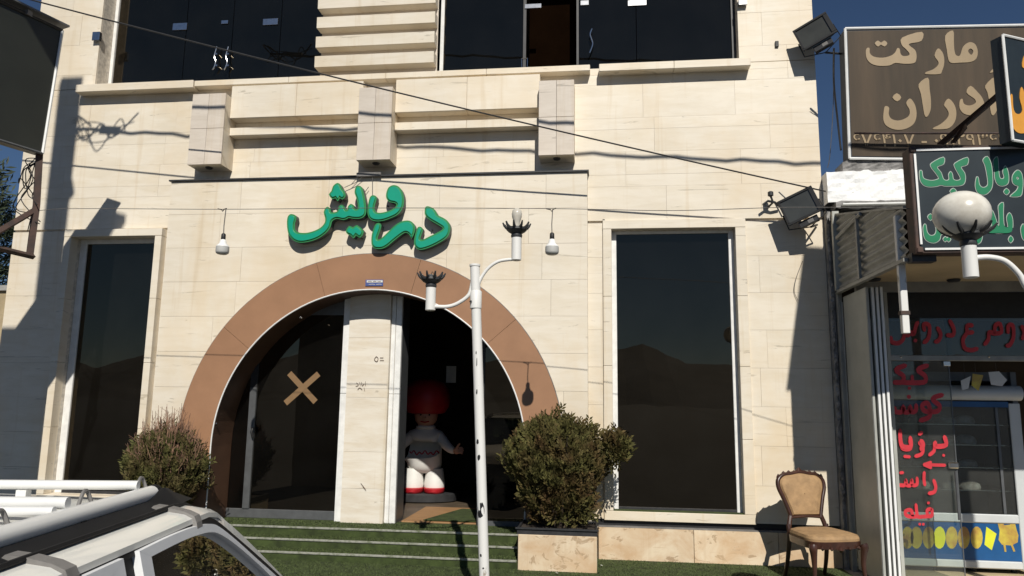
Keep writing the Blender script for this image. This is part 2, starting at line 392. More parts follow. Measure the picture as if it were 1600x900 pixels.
# hills across the valley, behind the viewer (seen only as a reflection)
hv = []; hf = []; nh = 90
for i in range(nh+1):
    x = -3800+7600*i/nh; h = 175+42*math.sin(i*.31)+26*math.sin(i*.83+1)+14*math.sin(i*1.9)+rng.uniform(-6, 6)
    hv += [(x, -2300, -20), (x, -3000, h)]
for i in range(nh): hf.append((2*i, 2*i+2, 2*i+3, 2*i+1))
me = bpy.data.meshes.new('hills'); me.from_pydata(hv, [], hf); tag(put('hills', me, 'hill'), kind='structure')

# ================================================================== RESTAURANT
WY = 8.0; PY = 7.87
bld = empty('restaurant_building', (-2.4, 8.0, 0), label='cream travertine restaurant front with brown arch and two storeys of dark windows', cat='building')
XL, XR, ZT = -7.12, 2.375, 7.3
W1 = (-6.27, -5.20, .49, 3.47); W2 = (.125, 1.449, .487, 3.487)
UL = (-6.248, -3.33, 5.386, 7.0); UR = (-1.9, 1.56, 5.38, 7.0)
PORT = (-5.03, -.135, -1, 4.12)
ACX, ACZ, RI, RO = -2.53, 1.06, 1.75, 2.15
FLZ = .25
# --- core behind the tiles
core = MB()
for r in rects_minus(XL, XR, 0, ZT, [W1, W2, UL, UR, (ACX-RI-.06, ACX+RI+.06, -1, ACZ+RI+.06)]):
    core.box(r[0], r[1], 8.025, 8.27, r[2], r[3])
core.box(XL, XL+.2, 8.28, 13, 0, ZT); core.box(XR-.2, XR, 8.28, 13, 0, ZT); core.box(XL, XR, 13, 13.2, 0, ZT); core.box(XL, XR, 8.0, 13.2, ZT, ZT+.2)
core.build('wall', 'mortar', bld)
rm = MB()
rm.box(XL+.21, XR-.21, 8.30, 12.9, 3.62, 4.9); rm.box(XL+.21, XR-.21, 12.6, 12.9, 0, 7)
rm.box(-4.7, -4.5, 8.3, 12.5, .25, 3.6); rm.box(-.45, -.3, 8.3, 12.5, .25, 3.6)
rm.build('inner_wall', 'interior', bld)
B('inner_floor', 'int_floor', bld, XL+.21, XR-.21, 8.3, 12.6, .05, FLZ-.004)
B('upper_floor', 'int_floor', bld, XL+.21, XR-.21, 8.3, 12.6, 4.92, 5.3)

# --- portal body with arched notch
def arch_pts(r, n=40, zb=0.0):
    return [(ACX-r, zb)]+[(ACX-r*math.cos(math.pi*i/n), ACZ+r*math.sin(math.pi*i/n)) for i in range(n+1)]+[(ACX+r, zb)]
outl = [(-5.03, 0), (-5.03, 4.10), (-.135, 4.10), (-.135, 0)]
poly = outl + arch_pts(RI+.012)[::-1]
bm = bmesh.new()
vs = [bm.verts.new((x+2.4, PY+.02-8, z)) for x, z in poly]; f = bm.faces.new(vs)
ex = bmesh.ops.extrude_face_region(bm, geom=[f]); bmesh.ops.translate(bm, verts=[v for v in ex['geom'] if isinstance(v, bmesh.types.BMVert)], vec=(0, .36, 0))
bmesh.ops.triangulate(bm, faces=[q for q in bm.faces if len(q.verts) > 4]); bmesh.ops.recalc_face_normals(bm, faces=bm.faces)
me = bpy.data.meshes.new('portal_block'); bm.to_mesh(me); bm.free(); put('portal_block', me, 'mortar', bld)

# --- travertine tiles
def tile(x0, x1, z0, z1, yf, th=.026, m='stone', name='stone_tile', gap=.0009, parent=bld):
    if x1-x0 < .03 or z1-z0 < .03: return
    d = random.uniform(-.0012, .0008)
    return B(name, m, parent, x0+gap, x1-gap, yf+d, yf+th, z0+gap, z1-gap)
ROW = .40
def tile_field(x0, x1, z0, z1, yf, holes, wid=1.15, m='stone', zorg=.375, hole_poly=None):
    k = 0; z = zorg
    while z > z0: z -= ROW
    while z < z1-.001:
        a, b = max(z, z0), min(z+ROW, z1); x = x0 - random.choice((.12, .3, .42, .55)); 
        while x < x1-.001:
            w = wid+random.choice((-.14, 0, 0, .1)); xa, xb = max(x, x0), min(x+w, x1)
            if xb-xa < .1 and xb < x1: x += w; continue
            if b-a > .03 and xb-xa > .03:
                if hole_poly is None:
                    for r in rects_minus(xa, xb, a, b, holes): tile(*r, yf, m=m)
                else:
                    g = .0011; rc = [(xa+g, a+g), (xb-g, a+g), (xb-g, b-g), (xa+g, b-g)]
                    pcs = []; cur = rc; n = len(hole_poly)
                    for i in range(n):
                        p, q = hole_poly[i], hole_poly[(i+1) % n]
                        o_ = clip(cur, p, q, True)
                        if len(o_) > 2 and area(o_) > 1e-5: pcs.append(o_)
                        cur = clip(cur, p, q, False)
                        if len(cur) < 3: break
                    if pcs and sum(area(p) for p in pcs) > .01:
                        mb = MB(); d = random.uniform(-.0012, .0008)
                        for p in pcs: mb.hexa([(u, yf+d, v) for u, v in p], [(u, yf+.02, v) for u, v in p])
                        mb.build('stone_tile', m, bld)
            x += w
        z += ROW
SUR1 = (W1[0]-.09, W1[1]+.085, W1[2]-.09, W1[3]+.09); SUR2 = (W2[0]-.095, W2[1]+.11, W2[2]-.095, W2[3]+.10)
tile_field(XL, XR, .402, ZT, WY, [SUR1, SUR2, UL, UR, (-3.33, -1.9, 5.38, 7.3), (PORT[0], PORT[1], -1, 4.11), (-4.35, -2.73, 4.64, 5.3), (-2.34, -.665, 4.64, 5.3)])
hp = arch_pts((RI+RO)/2, 20, -1)      # runs left to right over the top: its outside is on the left
tile_field(PORT[0], PORT[1], 0, 4.11, PY, [], hole_poly=hp, zorg=.11, wid=1.2)
# plinth course under the windows, dark recess above it
for i, (a, b) in enumerate(((-.03, .93), (.934, 1.76), (1.764, 2.37))): tile(a, b, 0.0, .325, 7.955, th=.07, m='stone_orange', name='plinth_stone')
tile(XL, -5.9, 0, .325, 7.955, th=.07, m='stone_orange', name='plinth_stone'); tile(-5.9, -5.05, 0, .325, 7.955, th=.07, m='stone_orange', name='plinth_stone')
B('plinth_flashing', 'flash', bld, -.03, 2.37, 7.962, 8.02, .326, .338)
B('shadow_gap', 'black', bld, -.10, 2.37, 8.016, 8.024, .33, .405)
gx_ = at(945, 600, 8).x; B('gap_strip', 'black', bld, gx_-.012, gx_+.010, 7.985, 7.999, .39, 3.60)
# --- window surrounds
def surround(W, wl, wr, wt, wb, yf, m='stone'):
    x0, x1, z0, z1 = W
    for nm, r in (('jamb_stone', (x0-wl, x0, z0, z1)), ('jamb_stone', (x1, x1+wr, z0, z1)), ('lintel_stone', (x0-wl, x1+wr, z1, z1+wt)), ('sill_stone', (x0-wl, x1+wr, z0-wb, z0))):
        if nm == 'jamb_stone':
            n = 4; h = (r[3]-r[2])/n
            for k in range(n): B(nm, m, bld, r[0]+.001, r[1]-.001, yf, 8.262, r[2]+k*h+.0015, r[2]+(k+1)*h-.0015, bevel=.003)
        else: B(nm, m, bld, r[0], r[1], yf-.001, 8.262, r[2]+.001, r[3]-.001, bevel=.003)
surround(W1, .09, .085, .09, .09, 7.90); surround(W2, .095, .11, .10, .095, 7.975)
# --- glazing of the two tall windows
def tall_window(W, yf, fw=.055, turf=True):
    x0, x1, z0, z1 = W
    w = empty('window', (0, 0, 0)); w.parent = bld; w.location = Vector(((x0+x1)/2, yf, z0))-Vector(bld.location)
    for a in ((x0, x0+fw, z0, z1), (x1-fw, x1, z0, z1)): B('frame_post', 'white_metal', w, a[0], a[1], yf, yf+.05, a[2], a[3], bevel=.004)
    B('frame_rail', 'white_metal', w, x0+fw, x1-fw, yf+.002, yf+.05, z1-fw*.6, z1, bevel=.004)
    B('frame_rail', 'dark_metal', w, x0+fw, x1-fw, yf+.002, yf+.05, z0, z0+.03, bevel=.004)
    B('pane', 'dark_glass', w, x0+fw, x1-fw, yf+.022, yf+.03, z0+.03, z1-fw*.6)
tall_window(W1, 8.07, .085); tall_window(W2, 8.095)
sheet_m = MB().box(W2[0], W2[1], 7.99, 8.094, W2[2], W2[2]+.006).build('sill_turf', 'turf', bld)
# --- upper windows
def upper_window(W, yg, left_reveal, doors, panes):
    x0, x1, z0, z1 = W
    w = empty('window'); w.parent = bld; w.location = Vector(((x0+x1)/2, yg, z0))-Vector(bld.location)
    B('frame_post', 'white_metal', w, x0+.002, x0+.045, yg-.012, yg+.05, z0, z1, bevel=.003)
    B('frame_post', 'dark_metal', w, x1-.05, x1-.002, yg-.012, yg+.05, z0, z1, bevel=.003)
    for a, b in panes: B('pane', 'dark_glass', w, a+.004, b-.004, yg+.01, yg+.02, z0+.004, z1)
    return w
UGL, UGR = 8.235, 8.14
wl_ = upper_window(UL, UGL, .3, [], [(-6.2, -5.25), (-5.25, -4.62), (-4.62, -3.98), (-3.98, -3.31)])
def px_box(name, m, par, x0, y0, x1, y1, Y, th=.02, bevel=0):
    a = at(x0, y1, Y); b = at(x1, y0, Y); return B(name, m, par, a.x, b.x, Y-th, Y, a.z, b.z, bevel)
for q in ((270, 36, 293, 48), (411, 29, 435, 40), (346, 32, 357, 38)): px_box('door_clamp', 'chrome', wl_, *q, UGL+.008, .012, .002)
for cx in (336, 354):
    pts = [at(cx+dx, y, UGL-.05) for dx, y in ((3, 73), (1, 80), (-1, 88), (1, 96), (-1, 104), (-4, 109))]
    MB().tube(catmull(pts, 4, False), .009, 8).build('door_handle', 'chrome', wl_, smooth=True)
    for y in (84, 102):
        p = at(cx+2, y, UGL-.05); MB().tube([p, (p.x, UGL+.01, p.z)], .012, 8).build('handle_stud', 'chrome', wl_, smooth=True)
wr_ = upper_window(UR, UGR, .1, [], [(-1.86, -.895), (-.235, .435), (.435, 1.51)])
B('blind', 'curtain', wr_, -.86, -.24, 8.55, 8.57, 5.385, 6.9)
B('door_stile', 'dark_metal', wr_, -.895, -.86, UGR+.006, UGR+.03, 5.385, 6.9); B('door_stile', 'dark_metal', wr_, -.262, -.236, UGR+.006, UGR+.03, 5.385, 6.9)
for q in ((820, 6, 846, 14), (907, 1, 920, 9), (981, 0, 1010, 10)): px_box('door_clamp', 'chrome', wr_, *q, UGR+.008, .012, .002)
pts = [at(922+dx, y, UGR-.05) for dx, y in ((3, 45), (0, 53), (2, 61), (4, 68), (2, 76), (-1, 83))]
MB().tube(catmull(pts, 4, False), .009, 8).build('door_handle', 'chrome', wr_, smooth=True)
a = at(815, 108, UGR); b = at(824, 91, UGR)
MB().tube([(a.x, UGR, a.z), (a.x, UGR, b.z), (b.x, UGR, b.z), (b.x, UGR, a.z), (a.x, UGR, a.z)], .006, 6).build('lock_plate', 'chrome', wr_)
# deep left reveal of the upper left window and right edge strips
for k in range(4): B('reveal_stone', 'stone', bld, -6.30, -6.25, 7.999, 8.23, 5.39+k*.4, 5.787+k*.4)
# small wall fittings
for q in ((147, 52, 160, 66), (1153, 0, 1166, 11)): px_box('wall_bracket', 'chrome', bld, *q, 7.995, .05, .004)
px_box('wall_socket', 'black', bld, 1211, 65, 1216, 74, 7.998, .02, .002)
# --- sills
def sill(x0, x1, z0, z1, p, m='stone'):
    n = max(1, round((x1-x0)/1.1)); w = (x1-x0)/n
    for k in range(n): B('sill_slab', m, bld, x0+k*w+.0015, x0+(k+1)*w-.0015, WY-p, 8.26, z0, z1, bevel=.004)
sill(-6.40, -4.86, 5.285, 5.382, .135); sill(-4.855, -.10, 5.305, 5.376, .12); sill(.0, 1.66, 5.285, 5.374, .13)
# --- ribbed panel between the upper windows
B('rib_backing', 'stone_grey', bld, -3.33, -1.90, 8.0, 8.26, 5.39, 7.29)
for k in range(8):
    z = 5.475+k*.248
    MB().hexa([(-3.345, 8.0, z), (-3.345, 7.86, z), (-3.345, 7.855, z+.135), (-3.345, 8.0, z+.14)], [(-1.905, 8.0, z), (-1.905, 7.86, z), (-1.905, 7.855, z+.135), (-1.905, 8.0, z+.14)]).build('stone_rib', 'stone', bld)
# --- parapet beams and corbels
CB = ((-4.76, -4.35), (-2.73, -2.34), (-.665, -.275))
for (a, b) in ((CB[0][1], CB[1][0]), (CB[1][1], CB[2][0])):
    n = 2; w = (b-a)/n
    for k in range(n):
        B('beam_stone', 'stone', bld, a+k*w+.001, a+(k+1)*w-.001, 7.845, 8.03, 4.868, 5.27, bevel=.004)
        B('rail_stone', 'stone', bld, a+k*w+.001, a+(k+1)*w-.001, 7.865, 8.03, 4.66, 4.755, bevel=.004)
    B('recess_back', 'stone', bld, a, b, 8.001, 8.03, 4.767, 4.866); 
    B('recess_back', 'stone', bld, a, b, 8.001, 8.03, 4.55, 4.658)
for (a, b) in CB:
    c = empty('corbel', Vector(((a+b)/2, 7.99, 4.265))-Vector(bld.location)); c.parent = bld
    mid = (a+b)/2
    B('corbel_core', 'mortar', c, a+.01, b-.01, 7.74, 8.03, 4.275, 5.12)
    for z0, z1 in ((4.265, 4.70), (4.703, 5.13)):
        B('front_slab', 'stone_grey', c, a, mid-.0015, 7.72, 7.745, z0, z1, bevel=.002); B('front_slab', 'stone_grey', c, mid+.0015, b, 7.72, 7.745, z0, z1, bevel=.002)
        B('side_slab', 'stone', c, b-.02, b-.001, 7.746, 8.02, z0, z1); B('side_slab', 'stone', c, a+.001, a+.02, 7.746, 8.02, z0, z1)
    B('under_slab', 'stone', c, a+.021, b-.021, 7.747, 8.02, 4.266, 4.285)
    MB().lathe([(.035, -.012), (.045, 0), (.045, .01)], (mid, 7.84, 4.262), 14).build('spot_lamp', 'dark_metal', c, smooth=True)
# --- portal cap
B('portal_cap', 'dark_metal', bld, -5.05, -.118, 7.845, 7.998, 4.112, 4.130)
# --- brown arch
def sector(name, m, r0, r1, a0, a1, y0, y1, n=8):
    A = [a0+(a1-a0)*i/n for i in range(n+1)]
    fr = [(ACX+r1*math.sin(t), ACZ+r1*math.cos(t)) for t in A]+[(ACX+r0*math.sin(t), ACZ+r0*math.cos(t)) for t in A[::-1]]
    mb = MB(); k = n+1
    for i in range(n):
        q = [fr[i], fr[i+1], fr[2*k-2-i], fr[2*k-1-i]]
        mb.add([(x, y0, z) for x, z in q]+[(x, y1, z) for x, z in q], [(3, 2, 1, 0), (0, 1, 5, 4), (2, 3, 7, 6)]+([(3, 0, 4, 7)] if i == 0 else [])+([(1, 2, 6, 5)] if i == n-1 else []))
    return mb.build(name, m, bld)
bnd = [-90, -52, -17.5, 15, 49, 90]
for a0, a1 in zip(bnd, bnd[1:]): sector('arch_panel', 'brown_panel', RI-.002, RO, R(a0+.05), R(a1-.05), 7.838, 7.868, 12)
for s in (-1, 1):
    xs = sorted((ACX+s*(RI-.002), ACX+s*RO)); B('arch_panel', 'brown_panel', bld, xs[0], xs[1], 7.838, 7.868, .02, ACZ-.003)
# soffit lining, white edge bead
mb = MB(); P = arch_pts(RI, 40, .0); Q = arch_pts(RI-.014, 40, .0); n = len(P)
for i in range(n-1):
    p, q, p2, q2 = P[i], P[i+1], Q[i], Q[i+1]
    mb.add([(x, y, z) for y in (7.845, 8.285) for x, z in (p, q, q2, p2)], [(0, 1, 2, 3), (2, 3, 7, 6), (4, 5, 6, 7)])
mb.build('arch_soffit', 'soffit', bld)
MB().tube([(x, 7.836, z) for x, z in arch_pts(RI-.006, 60, .0)], .008, 6).build('edge_bead', 'trim_white', bld, smooth=True)
MB().tube([(x, 7.852, z) for x, z in arch_pts(RO+.004, 60, .0)], .006, 6).build('edge_bead', 'flash', bld, smooth=True)
# little studs on the soffit
for px, py in ((338, 662), (470, 496)):
    p = at(px, py, 7.86); MB().lathe([(.012, -.01), (.016, 0), (.006, .012)], (p.x, p.y, p.z), 8).build('soffit_stud', 'chrome', bld)
# number plate on the arch
npl = empty('name_plate', at(585, 446, 7.836), label='small blue and white plate fixed at the top of the brown arch', cat='plate')
a = at(571, 447, 7.835); b = at(599, 437, 7.835)
B('plate', 'blue_plate', npl, a.x, b.x, 7.828, 7.837, a.z, b.z, .002)
a2 = at(573, 441.5, 7.827); b2 = at(598, 438, 7.827)
B('white_band', 'paper', npl, a2.x, b2.x, 7.8245, 7.8278, a2.z, b2.z)
strokes('lettering', 'ink', npl, [[(575, 440), (578, 439.5), (581, 440.2)], [(583, 440), (586, 439.4), (588, 440)], [(590, 440), (595, 439.6)]], .35, lambda x, y: at(x, y, 7.8235), Vector((0, -1, 0)), .001)
strokes('lettering', 'paper', npl, [[(576, 444.5), (582, 444), (586, 444.6)], [(588, 444.6), (593, 444), (596, 444.6)]], .3, lambda x, y: at(x, y, 7.8265), Vector((0, -1, 0)), .001)

# --- column between the doors
CY = 8.15
cb = empty('entrance_column', Vector((-2.6, 8.2, FLZ))-Vector(bld.location)); cb.parent = bld
B('column_core', 'mortar', cb, -2.86, -2.30, 8.215, 8.52, FLZ, 2.95)
zz = [FLZ, .62, 1.02, 1.62, 1.72, 2.30, 2.95]
for a, b in zip(zz, zz[1:]): tile(-2.868, -2.385, a, b, CY, th=.064, m='stone_col', name='column_slab', parent=cb)
for x0, x1 in ((-2.955, -2.870), (-2.383, -2.335), (-2.329, -2.262)):
    for a, b in ((FLZ, 1.66), (1.664, 2.95)): B('column_trim', 'white_metal', cb, x0, x1, 8.195, 8.24, a, b, bevel=.003)
B('side_panel', 'grey_metal', cb, -2.30, -2.262, 8.245, 8.54, FLZ, 2.95)
ink = [[(557, 598), (560, 602), (556, 604)], [(562, 597), (563, 603)], [(565, 597), (566, 603), (569, 600)], [(571, 596), (571, 603)], [(559, 609), (562, 606), (566, 609)], [(569, 606), (570, 611)],
       [(588, 557), (585, 562), (589, 565), (591, 560), (588, 557)], [(594, 559), (599, 559)], [(594, 563), (600, 563)], [(567, 760), (572, 766)], [(564, 755), (571, 764)]]
strokes('pen_marks', 'ink', cb, ink, .55, lambda x, y: at(x, y, CY-.004), Vector((0, -1, 0)), .001)
# --- left glazed door
dr = empty('glass_door', Vector((-3.6, 8.26, FLZ))-Vector(bld.location)); dr.parent = bld
DY = 8.262
B('bottom_rail', 'grey_metal', dr, -4.27, -2.958, DY, DY+.05, FLZ, FLZ+.10, bevel=.004)
a = at(390, 700, DY); B('mullion', 'grey_metal', dr, a.x-.04, a.x+.04, DY-.012, DY+.055, FLZ+.10, 1.72, bevel=.004)
B('mullion', 'dark_metal', dr, a.x-.04, a.x+.04, DY-.008, DY+.05, 1.722, 2.3)
B('pane', 'dark_glass', dr, -4.26, a.x-.04, DY+.018, DY+.026, FLZ+.10, 2.55); B('pane', 'dark_glass', dr, a.x+.04, -2.958, DY+.018, DY+.026, FLZ+.10, 2.80)
B('top_rail', 'grey_metal', dr, -3.9, -2.958, DY, DY+.05, 2.57, 2.76)
pts = [at(395, 668, DY-.03), at(393, 675, DY-.05), at(395, 684, DY-.03)]; MB().tube(pts, .015, 8).build('lever', 'black', dr, smooth=True)
p0, p1 = at(452, 583, DY+.012), at(493, 628, DY+.012); q0, q1 = at(498, 584, DY+.011), at(446, 630, DY+.011)
tp = empty('tape_cross', at(472, 606, DY+.014), label='big X of brown packing tape stuck on the left glass door', cat='tape')
for k, (p, q) in enumerate(((p0, p1), (q0, q1))):
    d = (q-p).normalized(); nn = Vector((d.z, 0, -d.x))*.034; y = -.002*k
    MB().hexa([p+nn, q+nn, q-nn, p-nn], [v+Vector((0, -.0012, 0)) for v in (p+nn, q+nn, q-nn, p-nn)]).build('tape_strip', 'tape', tp).location.y += y
# right side screen: a fixed pane beside the open doorway
sp = empty('side_light', Vector((-1.0, 8.27, FLZ))-Vector(bld.location)); sp.parent = bld
B('post', 'dark_metal', sp, -1.36, -1.30, 8.26, 8.31, FLZ, 2.45); B('pane', 'dark_glass', sp, -1.30, -.79, 8.28, 8.288, FLZ+.05, 2.2); B('bottom_rail', 'grey_metal', sp, -1.30, -.79, 8.265, 8.31, FLZ, FLZ+.05)

# ================================================================== ENTRANCE STEPS
st = empty('entrance_steps', (-2.6, 7.5, 0), kind='structure')
SX0, SX1 = -5.02, -.80
lev = [(FLZ, 7.77, 8.30), (.167, 7.55, 7.77), (.083, 7.33, 7.55)]
for z, y0, y1 in lev:
    x0, x1 = (SX0, SX1) if y0 < 7.7 else (ACX-RI+.02, ACX+RI-.02)
    B('step', 'turf', st, SX0 if y0 > 7.7 else x0, SX1 if y0 > 7.7 else x1, y0, min(y1, 7.835) if y0 > 7.7 else y1, -.05, z)
    B('nosing', 'nosing', st, SX0+.01, SX1-.01, y0-.010, y0+.022, z-.014, z+.006, bevel=.004)
B('threshold', 'turf', st, ACX-RI+.02, ACX+RI-.02, 7.835, 8.32, -.05, FLZ)

# turf blades (nobody could count them)
def blades(name, n, fn, h=.013):
    p = np.array([fn() for _ in range(n)]); a = rng.uniform(0, 6.28, n); w = .0035
    dx, dy = np.cos(a)*w, np.sin(a)*w; lean = rng.normal(0, .009, (n, 2)); hh = h*rng.uniform(.6, 1.25, n)
    v = np.empty((n*3, 3)); v[0::3] = p+np.c_[dx, dy, np.zeros(n)]; v[1::3] = p-np.c_[dx, dy, np.zeros(n)]; v[2::3] = p+np.c_[lean, hh]
    me = bpy.data.meshes.new(name); me.vertices.add(n*3); me.vertices.foreach_set('co', v.ravel()); me.loops.add(n*3); me.loops.foreach_set('vertex_index', np.arange(n*3)); me.polygons.add(n); me.polygons.foreach_set('loop_start', np.arange(n)*3); me.update(calc_edges=True)
    return put(name, me, 'blade')
def turf_pt():
    r = rng.random()
    if r < .62: return (rng.uniform(-5.6, 2.3), rng.uniform(6.5, 7.94), .006)
    k = rng.integers(0, 3); z, y0, y1 = lev[k]
    return (rng.uniform(SX0+.02, SX1-.02), rng.uniform(y0+.03, min(y1, 8.2)), z)
tag(blades('turf_pile', 60000, turf_pt), 'short green artificial turf pile on the steps and forecourt', 'turf', kind='stuff')
# litter specks on the turf
for i, (px, py) in enumerate(((1009, 887), (1135, 884), (1158, 889), (940, 886), (688, 877), (760, 884), (1100, 893), (1190, 880), (870, 898))):
    p = atz(px, py, .012); a = random.uniform(0, 3); s = random.uniform(.008, .018)
    c_, s_ = math.cos(a)*s, math.sin(a)*s
    me = bpy.data.meshes.new('litter'); me.from_pydata([(c_, s_, 0), (-s_, c_, .004), (-c_, -s_, .008), (s_, -c_, .003)], [], [(0, 1, 2, 3)])
    o = put('litter_scrap', me, 'paper'); o.location = (p.x, p.y, .026)
    tag(o, 'tiny pale scrap of litter lying on the green turf', 'litter', 'litter scraps on the turf')

# ================================================================== GREEN LETTER SIGN
NF = Vector((0, -1, 0)); UX = Vector((1, 0, 0)); UZ = Vector((0, 0, 1))
LY = 7.755
lets = empty('letter_sign', at(577, 390, PY), label='large green raised Persian lettering sign on the wall above the arch', cat='sign')
G = {
 'dal': [(1283, 335), (1288, 303), (1312, 293), (1360, 312), (1388, 350), (1400, 372), (1455, 400), (1490, 430), (1508, 475), (1500, 530), (1470, 575), (1390, 625), (1310, 660), (1245, 675), (1205, 655), (1190, 615), (1195, 560), (1215, 490), (1235, 472), (1258, 480), (1268, 505), (1255, 545), (1246, 578), (1268, 585), (1330, 555), (1400, 520), (1442, 488), (1400, 455), (1340, 420), (1300, 390), (1284, 362)],
 're': [(815, 600), (820, 540), (845, 462), (870, 440), (895, 445), (903, 472), (885, 530), (870, 575), (888, 583), (940, 540), (1010, 470), (1070, 430), (1130, 418), (1170, 430), (1195, 465), (1197, 510), (1182, 555), (1165, 575), (1150, 545), (1120, 525), (1085, 540), (1020, 590), (960, 640), (910, 665), (850, 665), (822, 640)],
 'vav': [(785, 290), (800, 220), (825, 197), (855, 205), (862, 232), (845, 290), (848, 335), (880, 350), (940, 342), (1000, 318), (1035, 285), (1020, 265), (975, 255), (948, 225), (946, 180), (965, 130), (1005, 108), (1050, 118), (1082, 155), (1100, 210), (1100, 270), (1085, 320), (1045, 368), (980, 400), (910, 422), (850, 424), (805, 405), (782, 360)],
 'yesh': [(668, 170), (676, 130), (700, 113), (730, 125), (748, 175), (765, 260), (772, 330), (760, 375), (720, 400), (660, 402), (620, 395), (600, 405), (565, 413), (520, 403), (490, 410), (470, 430), (455, 480), (415, 530), (350, 575), (270, 603), (190, 612), (130, 590), (90, 540), (76, 470), (78, 400), (95, 368), (120, 362), (150, 375), (157, 405), (145, 450), (148, 500), (175, 522), (240, 527), (310, 510), (370, 480), (405, 440), (410, 400), (398, 350), (410, 312), (432, 298), (455, 315), (465, 345), (500, 345), (520, 330), (530, 295), (552, 280), (575, 292), (590, 320), (603, 325), (610, 295), (632, 273), (658, 283), (668, 310), (688, 320), (698, 300), (690, 240), (676, 200)],
 'dots3': [(517, 88), (545, 105), (560, 140), (580, 165), (590, 205), (560, 235), (540, 222), (520, 250), (500, 222), (470, 230), (442, 190), (465, 160), (480, 115)],
 'dots2': [(590, 510), (620, 465), (655, 478), (690, 458), (750, 515), (715, 570), (682, 548), (660, 575), (630, 548), (608, 540)],
}
for k, lp in G.items():
    pts = [at(x, y, LY) for x, y in zoomed(lp, 435, 270, 5.614)]; sk = 4 if not k.startswith('dots') else 2
    b_ = shape('letter', [pts], ['green_edge', 'letter_side'], lets, at(577, 340, LY), UX, UZ, NF, .085, 0, sk, 0, -.085)
    shape('letter_face', [pts], ['green_face', 'green_edge', 'green_edge'], lets, at(577, 340, LY), UX, UZ, NF, .006, .005, sk, -.021, .001)
    c = sum(pts, Vector())/len(pts)
    MB().tube([(c.x, LY+.08, c.z), (c.x, PY, c.z)], .01, 6).build('stand_off', 'dark_metal', lets)
px_box('junction_strip', 'flash', lets, 558, 270, 596, 277, 7.845, .03, .003)
for pl in ([(566, 277), (556, 285), (538, 293)], [(582, 277), (582, 292), (582, 306)], [(560, 276), (549, 288)], [(576, 292), (568, 303)]):
    MB().tube([at(x, y, 7.83) for x, y in pl], .004, 5).build('lead_wire', 'wire', lets)

# ================================================================== PLANTERS AND SHRUBS
def foliage(name, n, c, rad, m, parent, leaf=.035, up=.7, shell=.55, lobes=None, narrow=.32, prof=None, per=6):
    """sprays of small leaves filling an uneven volume"""
    V = []; k = 0
    c = np.array(c); rad = np.array(rad)
    while k < n:
        d = rng.normal(size=3); d /= np.linalg.norm(d)
        r = (shell+(1-shell)*rng.random())**.6
        bumpy = 1+.09*math.sin(d[0]*7+2)*math.cos(d[2]*6+d[1]*5)+.07*math.sin(d[1]*11+d[2]*9)+rng.normal(0, .035)
        p = d*r*bumpy
        if prof is not None:
            s = prof(p[2]); p[0] *= s; p[1] *= s
        q = c+p*rad
        ax = d*(1-up)+np.array([0, 0, up])+rng.normal(0, .25, 3); ax /= np.linalg.norm(ax)
        t = np.cross(ax, rng.normal(size=3)); t /= np.linalg.norm(t); b2 = np.cross(ax, t)
        L = leaf*rng.uniform(.6, 1.5)
        for j in range(per):
            s = -1 if j % 2 else 1; o = q+ax*L*(j/per)*1.6; dr = ax*.75+t*s*.65+b2*rng.normal(0, .25); dr /= np.linalg.norm(dr)
            w = np.cross(dr, b2); w = w/np.linalg.norm(w)*L*narrow
            V += [o, o+dr*L*.5+w*.5, o+dr*L, o+dr*L*.5-w*.5]
        k += 1
    V = np.array(V)-np.array(ofs(parent)); nq = len(V)//4
    me = bpy.data.meshes.new(name); me.vertices.add(len(V)); me.vertices.foreach_set('co', V.ravel()); me.loops.add(nq*4); me.loops.foreach_set('vertex_index', np.arange(nq*4)); me.polygons.add(nq); me.polygons.foreach_set('loop_start', np.arange(nq)*4); me.update(calc_edges=True)
    return put(name, me, m, parent)
def stems(name, m, parent, base, n, spread, h, r=.012, bend=.15, mb=None):
    mb = mb or MB(); base = Vector(base)
    for i in range(n):
        a = random.uniform(0, 6.28); s = spread*math.sqrt(random.random()); tip = base+Vector((math.cos(a)*s, math.sin(a)*s, h*random.uniform(.7, 1.0)))
        st_ = base+Vector((math.cos(a)*s*.15, math.sin(a)*s*.15, 0)); mid = st_.lerp(tip, .5)+Vector((random.uniform(-1, 1)*bend*h*.3, random.uniform(-1, 1)*bend*h*.3, 0))
        mb.tube(catmull([st_, mid, tip], 4, False), [r*(1-.75*j/8) for j in range(9)], 5)
    return mb.build(name, m, parent)
def planter(x0, x1, y0, y1, h, label):
    p = empty('planter', ((x0+x1)/2, (y0+y1)/2, 0), label=label, cat='planter')
    B('body', 'mortar', p, x0+.02, x1-.02, y0+.02, y1, 0, h-.02)
    B('front_slab', 'stone_orange', p, x0, x1, y0, y0+.022, .004, h, bevel=.004)
    B('side_slab', 'stone', p, x0, x0+.022, y0+.023, y1, .004, h); B('side_slab', 'stone', p, x1-.022, x1, y0+.023, y1, .004, h)
    t = MB(); a, b = h-.03, h+.062
    t.box(x0-.012, x1+.006, y0+.01, y0+.03, h, b); t.box(x0-.012, x0+.008, y0+.031, y1-.02, h, b); t.box(x1-.014, x1+.006, y0+.031, y1-.02, h, b); t.box(x0+.009, x1-.015, y1-.04, y1-.02, h, b)
    t.box(x0-.026, x1+.02, y0-.006, y0+.009, b-.012, b+.004)
    t.build('metal_tray', 'dark_metal', p); B('soil', 'soil', p, x0+.01, x1-.016, y0+.032, y1-.042, h-.02, b-.02)
    return p
planter(-.795, -.045, 7.30, 7.85, .335, 'low stone planter box with dark metal rim right of the steps')
planter(-4.98, -4.22, 7.30, 7.85, .335, 'low stone planter box beside the white car, left of the steps')
